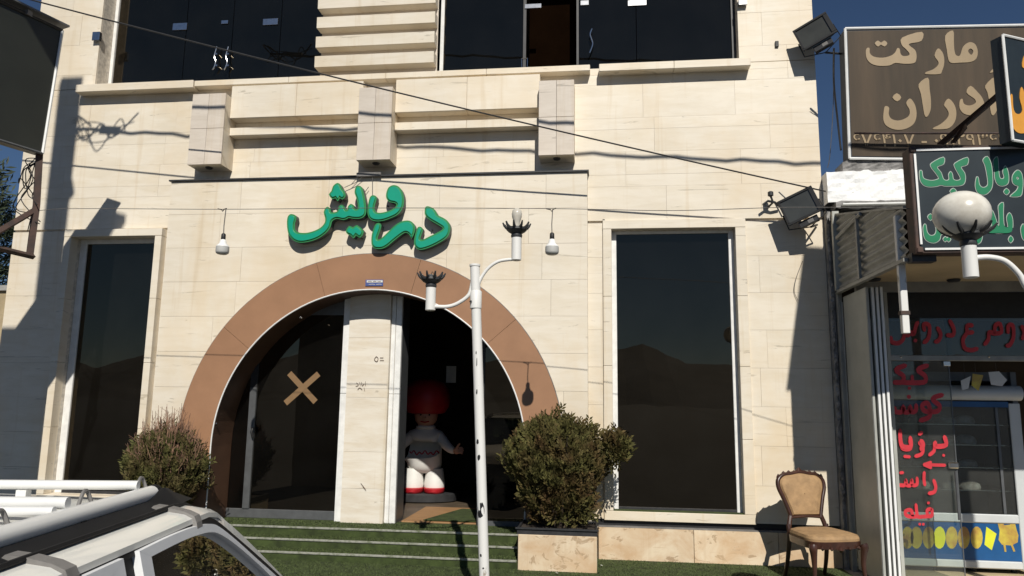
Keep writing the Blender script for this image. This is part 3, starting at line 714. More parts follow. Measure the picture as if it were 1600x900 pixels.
sh = empty('shrub', (-.42, 7.52, .36), label='dense dark green conifer shrub in the right hand planter', cat='shrub')
prof = lambda z: .62+.42*min(1, max(0, (z+1)/1.1))
stems('stem', 'bark', sh, (-.42, 7.52, .34), 16, .40, .95, .016)
foliage('foliage', 6200, (-.44, 7.52, .94), (.49, .36, .48), 'leaf_green', sh, .042, .78, .35, prof=prof, per=6, narrow=.42)
foliage('foliage', 260, (.13, 7.50, 1.13), (.13, .13, .17), 'leaf_green', sh, .045, .6, .3, narrow=.42)
foliage('foliage', 620, (-.42, 7.55, .62), (.36, .26, .26), 'leaf_green', sh, .05, .5, .3, narrow=.42)
sh2 = empty('shrub', (-4.58, 7.52, .36), label='olive green shrub with reddish dry twigs on top, behind the car', cat='shrub')
stems('stem', 'bark', sh2, (-4.58, 7.52, .34), 14, .32, .8, .013)
foliage('foliage', 3300, (-4.58, 7.52, .80), (.42, .32, .42), 'leaf_olive', sh2, .042, .8, .35, per=6, narrow=.36)
mb = MB()
for i in range(360):
    a = random.uniform(0, 6.28); s = .34*math.sqrt(random.random()); x, y = math.cos(a)*s, math.sin(a)*s*.75
    z0 = 1.0-.18*(s/.34)**2+random.uniform(-.1, .1); h = (.52-.30*(s/.34)**1.6)*random.uniform(.55, 1.05)
    b0 = Vector((-4.58+x, 7.52+y, z0)); tip = b0+Vector((x*.22+random.gauss(0, .03), y*.2+random.gauss(0, .03), max(h, .06)))
    mb.tube([b0, b0.lerp(tip, .5)+Vector((random.gauss(0, .012), random.gauss(0, .012), 0)), tip], [.005, .004, .002], 4)
    for j in range(3):
        q = b0.lerp(tip, random.uniform(.3, .9)); mb.tube([q, q+Vector((random.gauss(0, .03), random.gauss(0, .03), random.uniform(.03, .07)))], [.0026, .0012], 3)
mb.build('dry_twigs', 'twig_red', sh2)

# ================================================================== HANGING BULBS
def bulb(px, Y, label):
    p = at(px, 385, Y); zt = at(px, 327, Y).z
    o = empty('hanging_bulb', (p.x, p.y, p.z), label=label, cat='light bulb', group='bulbs on the festoon wire')
    MB().tube([(p.x+.004, Y, zt), (p.x-.003, Y, p.z+.2), (p.x, Y, p.z+.1)], .0045, 6).build('cord', 'wire', o)
    MB().lathe([(.012, .125), (.02, .115), (.021, .07), (.017, .06)][::-1], p, 14).build('socket', 'black', o, smooth=True)
    MB().lathe([(.019, .066), (.027, .058), (.033, .03), (.057, .004), (.060, -.004)][::-1], p, 20).build('bulb_base', 'bulb_white', o, smooth=True)
    MB().lathe([(.060, -.005), (.061, -.05), (.056, -.066), (.04, -.076), (.012, -.08)], p, 20).build('diffuser', 'bulb_diff', o, smooth=True)
    return p
b1 = bulb(862.5, 6.4, 'white LED bulb hanging in front of the wall, right of the lamp post')
b2_ = bulb(348, 6.4, 'white LED bulb hanging in front of the wall, left of the green letters')
zf = at(862, 326, 6.4).z
fw_ = [at(52, 330, 6.4), at(120, 326, 6.4), at(348, 327, 6.4), at(600, 325, 6.4), at(862, 326, 6.4), at(1050, 329, 6.35), at(1235, 324, 6.2), at(1420, 326, 6.03)]
wire = empty('festoon_wire', fw_[0], label='thin wire strung across the front carrying the two bulbs', cat='wire')
MB().tube(catmull(fw_, 8, False), .0033, 5).build('strand', 'wire', wire)
for px in (348, 862): 
    p = at(px, 327, 6.4); MB().tube([p+Vector((-.05, 0, .006)), p+Vector((-.01, 0, -.004)), p+Vector((0, 0, -.02)), p+Vector((.015, 0, 0)), p+Vector((.04, 0, .008))], .005, 5).build('splice', 'black', wire)

# ================================================================== STREET LAMPS
def claw_cup(par, p, s=1.0, lean=None, with_bulb=False, globe=None):
    k_ = 1.7 if globe else 1.0
    p = Vector(p)
    MB().lathe([(.030*s, -.10*s), (.040*s, -.095*s), (.040*s, .085*s), (.034*s, .09*s)], p, 18).build('cup', 'pole_white', par, smooth=True)
    MB().lathe([(.042*s, .088*s), (.046*s, .10*s), (.042*s, .118*s), (.066*s, .132*s), (.082*s, .148*s), (.080*s, .166*s), (.045*s, .174*s)], p, 20).build('crown', 'cast', par, smooth=True)
    for i in range(10):
        a = 2*math.pi*i/10+.2; d = Vector((math.cos(a), math.sin(a), 0))
        b = p+d*.062*s+Vector((0, 0, .155*s)); MB().tube([b, b+d*.022*k_*s+Vector((0, 0, .010*s)), b+d*.038*k_*s+Vector((0, 0, .026*s)), b+d*.050*k_*s+Vector((0, 0, .050*s))], [.015*s, .013*s, .010*s, .006*s], 6).build('claw', 'cast', par, smooth=True)
    if with_bulb:
        MB().lathe([(.022, .165), (.024, .20), (.030, .225), (.039, .255), (.042, .282), (.036, .31), (.02, .326), (.004, .33)], p, 20).build('bulb', 'bulb_glass', par, smooth=True)
        MB().lathe([(.019, .14), (.021, .168), (.019, .17)], p, 14).build('bulb_cap', 'chrome', par)
    elif globe is None:
        MB().lathe([(.016, .15), (.02, .19), (.012, .195)], p+Vector((-.004, 0, 0)), 12).build('bare_socket', 'chrome', par, smooth=True)
        MB().tube([p+Vector((.0, -.01, .19)), p+Vector((.008, -.01, .215)), p+Vector((.02, -.01, .20))], .003, 5).build('broken_filament', 'black', par)
LYY = 5.7
bx, by = at(755, 850, LYY).x, LYY
topz = at(742, 415, LYY).z; tx = at(741.5, 440, LYY).x; bx0 = at(759, 950, LYY).x
lamp = empty('street_lamp', (bx0, LYY, 0), label='white two-armed lamp post with black crown holders, one bare bulb and no globes', cat='street lamp', group='decorative lamp posts')
def px_on(z): return tx+(bx0-tx)*(topz-z)/(topz-0)
MB().lathe([(.11, 0), (.11, .02), (.07, .05), (.05, .07)], (bx0, LYY, .004), 16).build('base', 'pole_white', lamp, smooth=True)
MB().tube([(px_on(z), LYY, z) for z in (.02, .6, 1.2, 1.8, 2.4, topz)], .0385, 18).build('pole', 'pole_white', lamp, smooth=True)
cz = at(741, 468, LYY).z
MB().lathe([(.040, -.075), (.046, -.07), (.046, .06), (.040, .07)], (px_on(cz), LYY, cz), 20).build('collar', 'pole_white', lamp, smooth=True)
MB().lathe([(.039, 0), (.044, .004), (.044, .018), (.036, .022)], (px_on(topz), LYY, topz-.01), 18).build('top_cap', 'pole_white', lamp, smooth=True)
MB().tube([(px_on(cz)-.04, LYY-.03, cz-.02), (px_on(cz)-.03, LYY-.05, cz-.02)], .008, 6).build('collar_bolt', 'dark_metal', lamp)
p_l = at(673, 466, LYY); p_r = at(807, 388, LYY)
jl = at(738, 448, LYY); 
MB().tube(catmull([at(738, 440, LYY), at(733, 460, LYY), at(717, 473, LYY), at(700, 479, LYY), at(680, 479, LYY)], 6, False), .0155, 10).build('arm', 'pole_white', lamp, smooth=True)
MB().tube(catmull([at(745, 452, LYY), at(752, 434, LYY), at(764, 418, LYY), at(780, 408, LYY), at(802, 405, LYY)], 6, False), .0135, 10).build('arm', 'pole_white', lamp, smooth=True)
claw_cup(lamp, (p_l.x, LYY, p_l.z), 1.0); claw_cup(lamp, (p_r.x, LYY, p_r.z), 1.0, with_bulb=True)

def chip(px, py, w, h):
    c = at(px, py, LYY-.04); ax = px_on(c.z); n = 7; V = []
    a0 = math.asin(max(-.95, min(.95, (c.x-ax)/.0395))); da = w/LYY*0+w*LYY/F/.0395/2; dz = h*LYY/F/2
    rim = [(a0+da*math.cos(t)*random.uniform(.6, 1.1), c.z+dz*math.sin(t)*random.uniform(.7, 1.1)) for t in np.linspace(0, 2*math.pi, 11, endpoint=False)]
    V = [(ax+.0394*math.sin(a), LYY-.0394*math.cos(a), z) for a, z in rim]+[(ax+.0396*math.sin(a0), LYY-.0396*math.cos(a0), c.z)]
    MB().add(V, [(i, (i+1) % 11, 11) for i in range(11)]).build('paint_chip', 'black', lamp)
for q in ((745, 566, 2, 14), (745, 612, 3, 9), (746, 690, 5, 8), (748, 715, 6, 9), (751, 797, 13, 24), (748, 803, 6, 12), (751, 868, 4, 5), (744, 551, 2, 6), (755, 888, 3, 3), (740, 470, 2, 3)): chip(*q)
GY = 4.4
gp = at(1500, 335, GY); cup = at(1515, 405, GY)
lamp2 = empty('street_lamp', (at(1650, 420, GY).x, GY, 0), label='white lamp post arm holding a dusty round globe in front of the shop signs', cat='street lamp', group='decorative lamp posts')
lx = lamp2.location.x
MB().lathe([(.11, 0), (.11, .02), (.07, .05), (.05, .07)], (lx, GY, .004-.12), 16).build('base', 'pole_white', lamp2, smooth=True)
MB().tube([(lx, GY, z) for z in (-.1, .8, 1.6, 2.5)], .0385, 18).build('pole', 'pole_white', lamp2, smooth=True)
MB().tube(catmull([at(1524, 403, GY), at(1545, 402, GY), at(1570, 408, GY), at(1592, 428, GY), at(1606, 452, GY), at(1640, 490, GY)], 6, False), .0165, 10).build('arm', 'pole_white', lamp2, smooth=True)
claw_cup(lamp2, (cup.x, GY, cup.z-.01), 1.0, globe=True)
gl = []
for i in range(17):
    t = math.pi*i/16; gl.append((max(.004, .150*math.sin(t)), -.134*math.cos(t)))
MB().lathe(gl, (gp.x+.008, GY, gp.z), 32).build('globe', 'globe', lamp2, smooth=True)

# ================================================================== FLOODLIGHTS
def floodlight(c, ux, uz, w, h, label, mount):
    """c centre of lens; ux, uz axes of the face"""
    ux = ux.normalized(); n = ux.cross(uz).normalized(); uz = n.cross(ux).normalized()*1.0
    if n.y > 0: n = -n
    o = empty('floodlight', c, label=label, cat='floodlight')
    def P(a, b, d): return c+ux*a+uz*b+n*d
    def quad(a0, a1, b0, b1, d): return [P(a0, b0, d), P(a1, b0, d), P(a1, b1, d), P(a0, b1, d)]
    W, H_ = w/2, h/2
    MB().hexa(quad(-W*.62, W*.62, -H_*.62, H_*.62, -.13), quad(-W, W, -H_, H_, 0)).build('housing', 'black', o, bevel=.006)
    f = MB(); t = w*.11
    f.hexa(quad(-W-.006, W+.006, H_-t*.5, H_+.006, 0), quad(-W-.006, W+.006, H_-t*.5, H_+.006, .018)); f.hexa(quad(-W-.006, W+.006, -H_-.006, -H_+t*.5, 0), quad(-W-.006, W+.006, -H_-.006, -H_+t*.5, .018))
    f.hexa(quad(-W-.006, -W+t*.5, -H_+t*.5, H_-t*.5, 0), quad(-W-.006, -W+t*.5, -H_+t*.5, H_-t*.5, .0179)); f.hexa(quad(W-t, W+.006, -H_+t*.5, H_-t*.5, 0), quad(W-t, W+.006, -H_+t*.5, H_-t*.5, .0179))
    f.build('bezel', 'black', o, bevel=.003)
    MB().hexa(quad(-W+t*.5, W-t, -H_+t*.5, H_-t*.5, .001), quad(-W+t*.5, W-t, -H_+t*.5, H_-t*.5, .006)).build('lens', 'flood_glass', o)
    MB().hexa(quad(-W*.5, W*.6, -H_-.075, -H_-.008, -.07), quad(-W*.5, W*.6, -H_-.075, -H_-.008, -.015)).build('gear_box', 'dark_metal', o, bevel=.004)
    MB().hexa(quad(W*.0, W*.32, -H_-.062, -H_-.025, -.0145), quad(W*.0, W*.32, -H_-.062, -H_-.025, -.013)).build('rating_label', 'flash', o)
    y = MB(); y.tube([P(W+.012, 0, -.05), P(W+.02, -H_-.02, -.08), P(0, -H_-.08, -.12), P(-W-.02, -H_-.02, -.08), P(-W-.012, 0, -.05)], .009, 6, flat=.5); y.build('yoke', 'dark_metal', o)
    MB().tube([P(0, -H_-.08, -.12), mount], .012, 6).build('arm', 'dark_metal', o)
    return o
def axes(p0, p1, p2, Y0, Y1, Y2):
    a, b, c = at(*p0, Y0), at(*p1, Y1), at(*p2, Y2); return b-a, a-c
FY = 7.76
ux, uz = axes((1255, 50), (1292, 28), (1262, 74), FY+.05, FY-.05, FY+.02)
fl1 = floodlight(at(1273, 50, FY), ux, uz, .36, .28, 'black floodlight at the top of the brown market sign', at(1314, 84, 7.95))
MB().tube(catmull([at(1303, 75, 7.5), at(1303, 130, 7.7), at(1309, 190, 7.85), at(1314, 235, 7.9)], 5, False), .010, 6).build('lead', 'cable', fl1)
MB().tube(catmull([at(1302, 80, 7.5), at(1302, 160, 7.8), at(1297, 240, 7.9), at(1293, 262, 7.95)], 5, False), .004, 5).build('lead', 'wire', fl1)
ux, uz = axes((1224, 319), (1263, 300), (1248, 344), 7.75, 7.66, 7.7)
fl2 = floodlight(at(1250, 322, 7.72), ux, uz, .36, .28, 'black floodlight on the wall corner below the whitewashed parapet', (2.3, 7.98, 3.5))
# small bracket insulator on the wall, where wires end
ins = empty('wire_bracket', at(1206, 312, 7.95), label='small black iron wire bracket on the wall left of the lower floodlight', cat='bracket')
pp = [at(1192, 320, 7.9), at(1200, 314, 7.9), at(1210, 316, 7.9), at(1218, 322, 7.95)]
MB().tube(pp, .014, 6).build('arm', 'cast', ins); MB().lathe([(.012, -.03), (.03, -.02), (.03, .02), (.012, .03)], at(1204, 303, 7.88), 10).build('insulator', 'cast', ins, smooth=True)
MB().tube([at(1204, 306, 7.88), at(1208, 316, 7.9), at(1200, 324, 7.97)], .012, 6).build('hook', 'cast', ins)
MB().tube([at(1217, 300, 7.9), at(1232, 314, 7.85)], .008, 6).build('strut', 'cast', ins)
MB().tube(catmull([at(1254, 408, 7.99), at(1244, 435, 7.985), at(1241, 455, 7.985), at(1247, 470, 7.985)], 5, False), .003, 4).build('loose_wire', 'wire', ins)

# ================================================================== OVERHEAD CABLES
P0 = at(1290, 299, 7.7); P1 = at(600, 126, 7.05)
dv = (P1-P0); far = P0+dv*2.6
cb1 = MB().tube(sag(P0, far, .10, 40), .008, 6).build('overhead_cable', 'cable')
tag(cb1, 'black cable crossing the front diagonally from upper left to the lower floodlight', 'cable')
tc_z = lambda px, py: at(px, py, 8).z
pA = at(150, 203, 8.0); pB = at(1270, 244, 8.0); PC = 3.0
ca = pA+Vector((SUN_A*PC, -PC, SUN_B*PC)); cb_ = pB+Vector((SUN_A*PC, -PC, SUN_B*PC))
dd = (cb_-ca); end = ca+dd*1.9
cab = empty('overhead_cable_bundle', ca, label='thick bundled power cable passing above the street, known by its shadow on the wall', cat='cable')
pts = [p+Vector((0, 0, .012*math.sin(i*1.3)+.008*math.sin(i*2.9))) for i, p in enumerate(sag(ca-dd*.03, end, .08, 90))]
MB().tube(pts, .017, 6).build('bundle', 'cable', cab)
for i in range(4):
    q = [ca+Vector((random.uniform(-.1, .1), random.uniform(-.2, .1), random.uniform(-.05, .15)))]
    for j in range(5): q.append(ca+Vector((-.32+.2*j+random.gauss(0, .05), random.gauss(0, .08), random.gauss(.03, .09))))
    MB().tube(catmull(q, 5, False), random.choice((.006, .008, .011)), 5).build('loose_loop', 'cable', cab)
MB().tube([ca+Vector((.05, 0, 0)), ca+Vector((.32, 0, -.02))], .04, 8).build('splice_sleeve', 'cable', cab)

# ================================================================== CHAIR
ch = empty('dining_chair', (2.0, 7.28, .006), R(17), label='carved dark wood dining chair with tan upholstery by the wall', cat='chair'); ch.scale = (1.1, 1.05, 1.02)
def cab_leg(x, y, h=.37):
    s = 1 if x > 0 else -1
    prof = [(0, .0, .019), (.012, .03, .017), (.006, .10, .016), (0, .20, .020), (.004, .29, .027), (.010, .34, .034), (.004, h, .034)]
    return MB().tube(catmull([(x+s*o, y-o, z) for o, z, r in prof], 3, False), [p for i in range(len(prof)-1) for p in [prof[i][2]+(prof[i+1][2]-prof[i][2])*t/3 for t in range(3)]]+[prof[-1][2]], 10)
for x in (-.215, .215): cab_leg(x, -.225).build('front_leg', 'wood_dark', ch, smooth=True, local=True)
for s in (-1, 1):
    MB().tube(catmull([(s*.185, .30, 0), (s*.18, .25, .16), (s*.175, .215, .38), (s*.178, .225, .47)], 4, False), [.015+.005*min(1, i/6) for i in range(13)], 8).build('back_leg', 'wood_dark', ch, smooth=True, local=True)
def seat_loop(sc, z, n=40):
    out = []
    for i in range(n):
        t = 2*math.pi*i/n; c, s = math.cos(t), math.sin(t)
        e = .42; x = math.copysign(abs(c)**e, c); y = math.copysign(abs(s)**e, s)
        w = .245-.04*(y+1)/2; yy = y*.235
        if y < -.5: yy -= .02*(1-abs(x)**2)
        out.append((x*w*sc, yy*sc, z))
    return out
mb = MB(); a = seat_loop(1, .335); b = seat_loop(1.02, .395); mb.hexa(a, b); mb.build('seat_frame', 'wood_dark', ch, smooth=True, local=True)
mb = MB()
for i, (x, z, r) in enumerate(((-.16, .345, .018), (-.08, .338, .014), (0, .33, .026), (.08, .338, .014), (.16, .345, .018))):
    mb.lathe([(.003, -r), (r, 0), (.003, r)], (x, -.262, z), 10)
mb.build('carving', 'wood_dark', ch, smooth=True, local=True)
mb = MB(); lv = [seat_loop(s, z) for s, z in ((.985, .393), (.99, .415), (.95, .438), (.80, .452), (.45, .462), (.05, .464))]
for p, q in zip(lv, lv[1:]):
    n = len(p); mb.add(p+q, [(i, (i+1) % n, n+(i+1) % n, n+i) for i in range(n)])
mb.add(lv[-1], [tuple(range(40))]); mb.build('seat_cushion', 'uphol', ch, smooth=True, local=True)
# back: shield outline leaning back
def bk(x, z, d=0): return Vector((x, .225+(z-.46)*.20-d-.05*(1-(x/.25)**2)*0, z))
shield = [(-.135, .52), (-.15, .58), (-.185, .70), (-.215, .79), (-.21, .86), (-.16, .905), (-.09, .915), (0, .93), (.09, .915), (.16, .905), (.21, .86), (.215, .79), (.185, .70), (.15, .58), (.135, .52)]
sp_ = catmull([Vector((x, z, 0)) for x, z in shield], 5, False)
MB().tube([bk(p.x, p.y) for p in sp_], .021, 10, flat=.9).build('back_frame', 'wood_dark', ch, smooth=True, local=True)
MB().tube([bk(x, .53+.008*math.cos(x*12)) for x in np.linspace(-.14, .14, 9)], .020, 8, flat=.7).build('lower_rail', 'wood_dark', ch, smooth=True, local=True)
for s in (-1, 1): MB().tube([bk(s*.172, .44), bk(s*.160, .49), bk(s*.142, .545)], .02, 8).build('back_post', 'wood_dark', ch, smooth=True, local=True)
mb = MB()
for x, r in ((-.15, .018), (-.10, .022), (-.05, .02), (0, .032), (.05, .02), (.10, .022), (.15, .018)): mb.lathe([(.003, -r*.8), (r, 0), (.003, r*.9)], bk(x, .93+(.014 if x == 0 else 0)-.25*x*x), 10, sy=.6)
mb.lathe([(.004, -.03), (.02, 0), (.004, .03)], bk(-.205, .885), 8, sy=.6); mb.lathe([(.004, -.03), (.02, 0), (.004, .03)], bk(.205, .885), 8, sy=.6)
mb.build('crest_carving', 'wood_dark', ch, smooth=True, local=True)
inner = [(p.x*.93, .545+(p.y-.52)*.93) for p in sp_]; nI = len(inner); cxz = (0, .74)
for sgn, nm in ((1, 'back_cushion'), (-1, 'back_panel')):
    mb = MB(); prev = None
    for k, (s, d) in enumerate(((1, .005), (.93, .024), (.75, .034), (.4, .040), (.02, .042))):
        lp = [bk(cxz[0]+(x-cxz[0])*s, cxz[1]+(z-cxz[1])*s, sgn*d) for x, z in inner]
        if prev: mb.add(prev+lp, [(i, (i+1) % nI, nI+(i+1) % nI, nI+i) for i in range(nI)])
        prev = lp
    mb.build(nm, 'uphol' if sgn > 0 else 'wood_dark', ch, smooth=True, local=True)

# ================================================================== DISPLAY FIGURE IN THE DOORWAY
FX, FYY = at(662, 780, 10.15).x, 10.15
fz = FLZ+.115
fg = empty('display_figure', (FX, FYY, fz), R(8), label='child sized white painted figure with round red cap standing inside the open doorway', cat='figure'); fg.scale = (1.14, 1.14, 1.14)
MB().lathe([(.38, -.10), (.40, -.09), (.40, -.012), (.38, 0)], (0, 0, 0), 24, sy=.6).build('base', 'dark_metal', fg, smooth=True, local=True)
for s in (-1, 1):
    MB().lathe([(.11, 0), (.125, .02), (.125, .055), (.11, .062)], (s*.125, -.05, 0), 16, sx=1, sy=1.35).build('sole', 'red_cloth', fg, smooth=True, local=True)
    MB().lathe([(.122, .062), (.126, .10), (.118, .16), (.11, .22), (.10, .28)], (s*.125, -.03, 0), 16).build('trouser_leg', 'white_cloth', fg, smooth=True, local=True)
# body, arms and head as one skin
skv = [(0, 0, .20), (0, 0, .40), (0, 0, .60), (0, -.005, .70), (0, -.01, .76), (0, -.015, .86), (0, -.02, .97), (-.16, -.01, .66), (-.27, -.06, .56), (-.30, -.16, .50), (.16, -.01, .66), (.26, -.07, .55), (.33, -.16, .50), (.37, -.18, .50)]
sked = [(0, 1), (1, 2), (2, 3), (3, 4), (4, 5), (5, 6), (3, 7), (7, 8), (8, 9), (3, 10), (10, 11), (11, 12), (12, 13)]
skr = [.235, .225, .195, .15, .08, .125, .11, .09, .075, .06, .09, .075, .06, .045]
me = bpy.data.meshes.new('body'); me.from_pydata(skv, sked, [])
bo = put('body', me, 'white_cloth', fg); sm = bo.modifiers.new('skin', 'SKIN'); 
for d, r in zip(me.skin_vertices[0].data, skr): d.radius = (r, r*.85)
me.skin_vertices[0].data[0].use_root = True; sm.use_smooth_shade = True; ss = bo.modifiers.new('sub', 'SUBSURF'); ss.levels = ss.render_levels = 2
MB().lathe([(.02, -.13), (.085, -.115), (.13, -.06), (.145, 0), (.13, .08), (.10, .12)], (0, -.03, .90), 20).build('face', 'skin', fg, smooth=True, local=True)
mb = MB(); mb.lathe([(.004, -.03), (.022, 0), (.004, .03)], (0, -.178, .875), 10)
mb.build('nose', 'skin', fg, smooth=True, local=True)
MB().tube([(-.05, -.155, .835), (0, -.172, .825), (.05, -.155, .835)], .008, 6).build('mouth', 'red_cloth', fg, smooth=True, local=True)
for s in (-1, 1):
    MB().lathe([(.003, -.014), (.014, 0), (.003, .014)], (s*.05, -.160, .912), 8).build('eye', 'black', fg, smooth=True, local=True)
    hx = (.39, -.19, .50) if s > 0 else (-.31, -.21, .49)
    mb = MB(); mb.lathe([(.01, -.04), (.042, -.02), (.045, .02), (.012, .042)], hx, 12, sy=.7)
    for k in range(4): mb.tube([(hx[0]+.02, hx[1]-.012*k, hx[2]+.03-.016*k), (hx[0]+.06, hx[1]-.01-.012*k, hx[2]+.035-.018*k), (hx[0]+.082-.006*abs(k-1), hx[1]-.02-.012*k, hx[2]+.02-.018*k)], [.013, .012, .009], 7)
    mb.tube([(hx[0], hx[1]-.02, hx[2]+.03), (hx[0]+.02, hx[1]-.04, hx[2]+.065), (hx[0]+.04, hx[1]-.045, hx[2]+.085)], [.014, .013, .010], 7)
    mb.build('hand', 'skin', fg, smooth=True, local=True)
MB().lathe([(.15, -.05), (.225, -.035), (.275, .04), (.292, .14), (.27, .25), (.20, .33), (.10, .372), (.01, .38)], (.0, 0, .97), 24).build('cap', 'red_cloth', fg, smooth=True, local=True)
mb = MB(); xs_ = np.linspace(-.17, .19, 40)
mb.tube([(x, -math.sqrt(max(.001, .232**2-x*x))*.86-.006, .47+.016*math.sin(x*95)+.010*math.sin(x*41+1)) for x in xs_], .008, 5)
mb.build('chest_lettering', 'red_cloth', fg, smooth=True, local=True)
MB().tube([(.10*math.cos(t), -.012+.095*math.sin(t), .765) for t in np.linspace(0, 2*math.pi, 20)], .022, 8).build('collar', 'white_cloth', fg, smooth=True, local=True)
# floor boards, mat and note inside the doorway
bd = MB().box(-2.22, -1.35, 8.33, 9.5, FLZ-.003, FLZ+.012).build('floor_board', 'ply'); tag(bd, 'brown board lying on the floor just inside the open doorway', 'board')
me = bpy.data.meshes.new('m'); a, b, c, d = (-1.98, 8.36, FLZ+.02), (-1.38, 8.36, FLZ+.02), (-1.50, 9.3, FLZ+.02), (-1.72, 9.3, FLZ+.02)
mt = MB().hexa([a, b, c, d], [Vector(v)+Vector((0, 0, .008)) for v in (a, b, c, d)]).build('door_mat', 'turf'); tag(mt, 'triangular piece of green matting on the floor behind the lamp post', 'mat')
a = at(697, 598, 10.5); b = at(713, 572, 10.5)
pn = MB().box(a.x, b.x, 10.49, 10.5, a.z, b.z).build('paper_notice', 'paper'); tag(pn, 'small pale paper notice hanging in the dark doorway', 'notice')
a = at(975, 625, 9.2); 
al = empty('wall_lamp', (a.x+.12, 9.2, a.z), label='dim amber globe lamp seen through the tall right hand window', cat='lamp')
MB().lathe([(.02, -.13), (.09, -.10), (.115, 0), (.09, .10), (.03, .13)], (a.x+.12, 9.2, a.z+.05), 16).build('shade', 'amber', al, smooth=True)
MB().tube([(a.x+.12, 9.2, FLZ), (a.x+.12, 9.2, a.z-.08)], .012, 8).build('stand', 'dark_metal', al); MB().lathe([(.12, 0), (.12, .02), (.02, .03)], (a.x+.12, 9.2, FLZ), 14).build('foot', 'dark_metal', al)

# ================================================================== NEIGHBOURING SHOP
shop = empty('neighbour_shop', (4.4, 8.0, 0), label='low shop with whitewashed parapet, canopy and glass front at the right', cat='building')
SX = 2.40; SE = 7.2
mb = MB()
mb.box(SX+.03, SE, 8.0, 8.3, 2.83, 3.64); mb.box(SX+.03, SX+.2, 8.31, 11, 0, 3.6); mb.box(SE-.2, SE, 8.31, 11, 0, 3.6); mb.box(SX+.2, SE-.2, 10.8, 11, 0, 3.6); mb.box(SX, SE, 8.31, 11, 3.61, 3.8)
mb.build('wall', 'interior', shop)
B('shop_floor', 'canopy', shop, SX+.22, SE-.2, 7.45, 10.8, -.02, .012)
B('gap_filler', 'old_cement', shop, 2.377, 2.424, 7.93, 8.0, 0, 3.64)
V = []; Fc = []
for i in range(120):
    z = .02+i*.0303; V += [(2.3765, 7.93, z), (2.380+abs(rng.normal(0, .004)), 7.915+rng.normal(0, .006), z), (2.392+abs(rng.normal(0, .010)), 7.912+rng.normal(0, .008), z), (2.398+abs(rng.normal(0, .012)), 7.931, z)]
for i in range(119):
    for k in range(3): a = 4*i+k; Fc.append((a, a+1, a+5, a+4))
MB().add(V, Fc).build('crumbled_mortar', 'old_cement', shop)
B('door_post', 'corr', shop, 2.428, 2.475, 7.86, 7.93, 0, 2.80, bevel=.004)
# rough whitewashed parapet
def rough_block(name, m, par, x0, x1, y0, z0, z1, d, nx=40, nz=10, top=.02):
    V = []; Fc = []
    for k in range(nz+1):
        for i in range(nx+1):
            e = math.sin(i*.9)*.5+math.sin(i*2.3+1)*.3
            zz_ = z0+(z1-z0)*k/nz; zz_ += (e*top+rng.normal(0, top*.4)) if k == nz else (rng.normal(0, top*.5) if k == 0 else 0)
            V.append((x0+(x1-x0)*i/nx, y0+rng.normal(0, .0035)*(0 < k)+.004*math.sin(i*.7+k), zz_))
    for k in range(nz):
        for i in range(nx): a = k*(nx+1)+i; Fc.append((a, a+1, a+nx+2, a+nx+1))
    b0 = len(V); V += [(x0, y0+d, z0), (x1, y0+d, z0), (x1, y0+d, z1), (x0, y0+d, z1)]
    tl = [nz*(nx+1)+i for i in range(nx+1)]; Fc += [tuple(tl)+(b0+2, b0+3), (b0, b0+1, b0+2, b0+3)]
    Fc.append(tuple(k*(nx+1) for k in range(nz+1))+(b0+3, b0))
    return MB().add(V, Fc).build(name, m, par)
rough_block('parapet', 'whitewash', shop, 2.382, 5.2, 7.84, 3.70, 4.04, .3, 60, 8, .018)
rough_block('parapet_cap', 'old_cement', shop, 2.56, 5.2, 7.875, 4.035, 4.15, .25, 50, 5, .02)
rough_block('drip_edge', 'old_cement', shop, 2.45, 5.2, 7.80, 3.63, 3.70, .3, 50, 3, .014)
B('white_flashing', 'trim_white', shop, 2.50, 3.25, 7.74, 7.84, 3.655, 3.668)
# canopy
B('canopy_ceiling', 'canopy', shop, 2.50, 6.5, 6.03, 7.50, 2.80, 2.83); MB().hexa([(2.43, 6.1, 3.17), (6.5, 6.1, 3.17), (6.5, 7.83, 3.56), (2.43, 7.83, 3.56)], [(2.43, 6.1, 3.19), (6.5, 6.1, 3.19), (6.5, 7.83, 3.58), (2.43, 7.83, 3.58)]).build('canopy_roof', 'corr', shop)
B('ceiling_trim', 'corr', shop, 2.50, 6.5, 7.50, 7.56, 2.70, 2.83)
for px, py in ((1490, 437), (1366, 436)):
    p = atz(px, py, 2.795); MB().lathe([(.05, -.02), (.06, -.004), (.06, 0)], p, 16).build('downlight', 'dark_metal', shop, smooth=True)
n = 88; V = []; Fc = []
for i in range(n+1):
    z = 2.76+.80*i/n; x = 2.445+.014*math.sin(z*2*math.pi/.076); yf = 6.12 if z < 3.17 else 6.12+(z-3.17)/.39*1.68
    V += [(x, yf, z), (x, 7.80, z)]
for i in range(n): Fc.append((2*i, 2*i+1, 2*i+3, 2*i+2))
sm_ = MB().add(V, Fc).build('corrugated_side', 'corr', shop, smooth=True)
B('side_strap', 'corr', shop, 2.405, 2.43, 7.12, 7.16, 2.76, 3.39); B('bottom_angle', 'corr', shop, 2.405, 2.455, 6.10, 7.86, 2.735, 2.765); B('wall_angle', 'grey_paint', shop, 2.405, 2.47, 7.80, 7.855, 2.74, 3.6)
MB().tube([at(1308, 372, 7.6), at(1345, 334, 7.05)], .022, 6).build('brace', 'corr', shop)
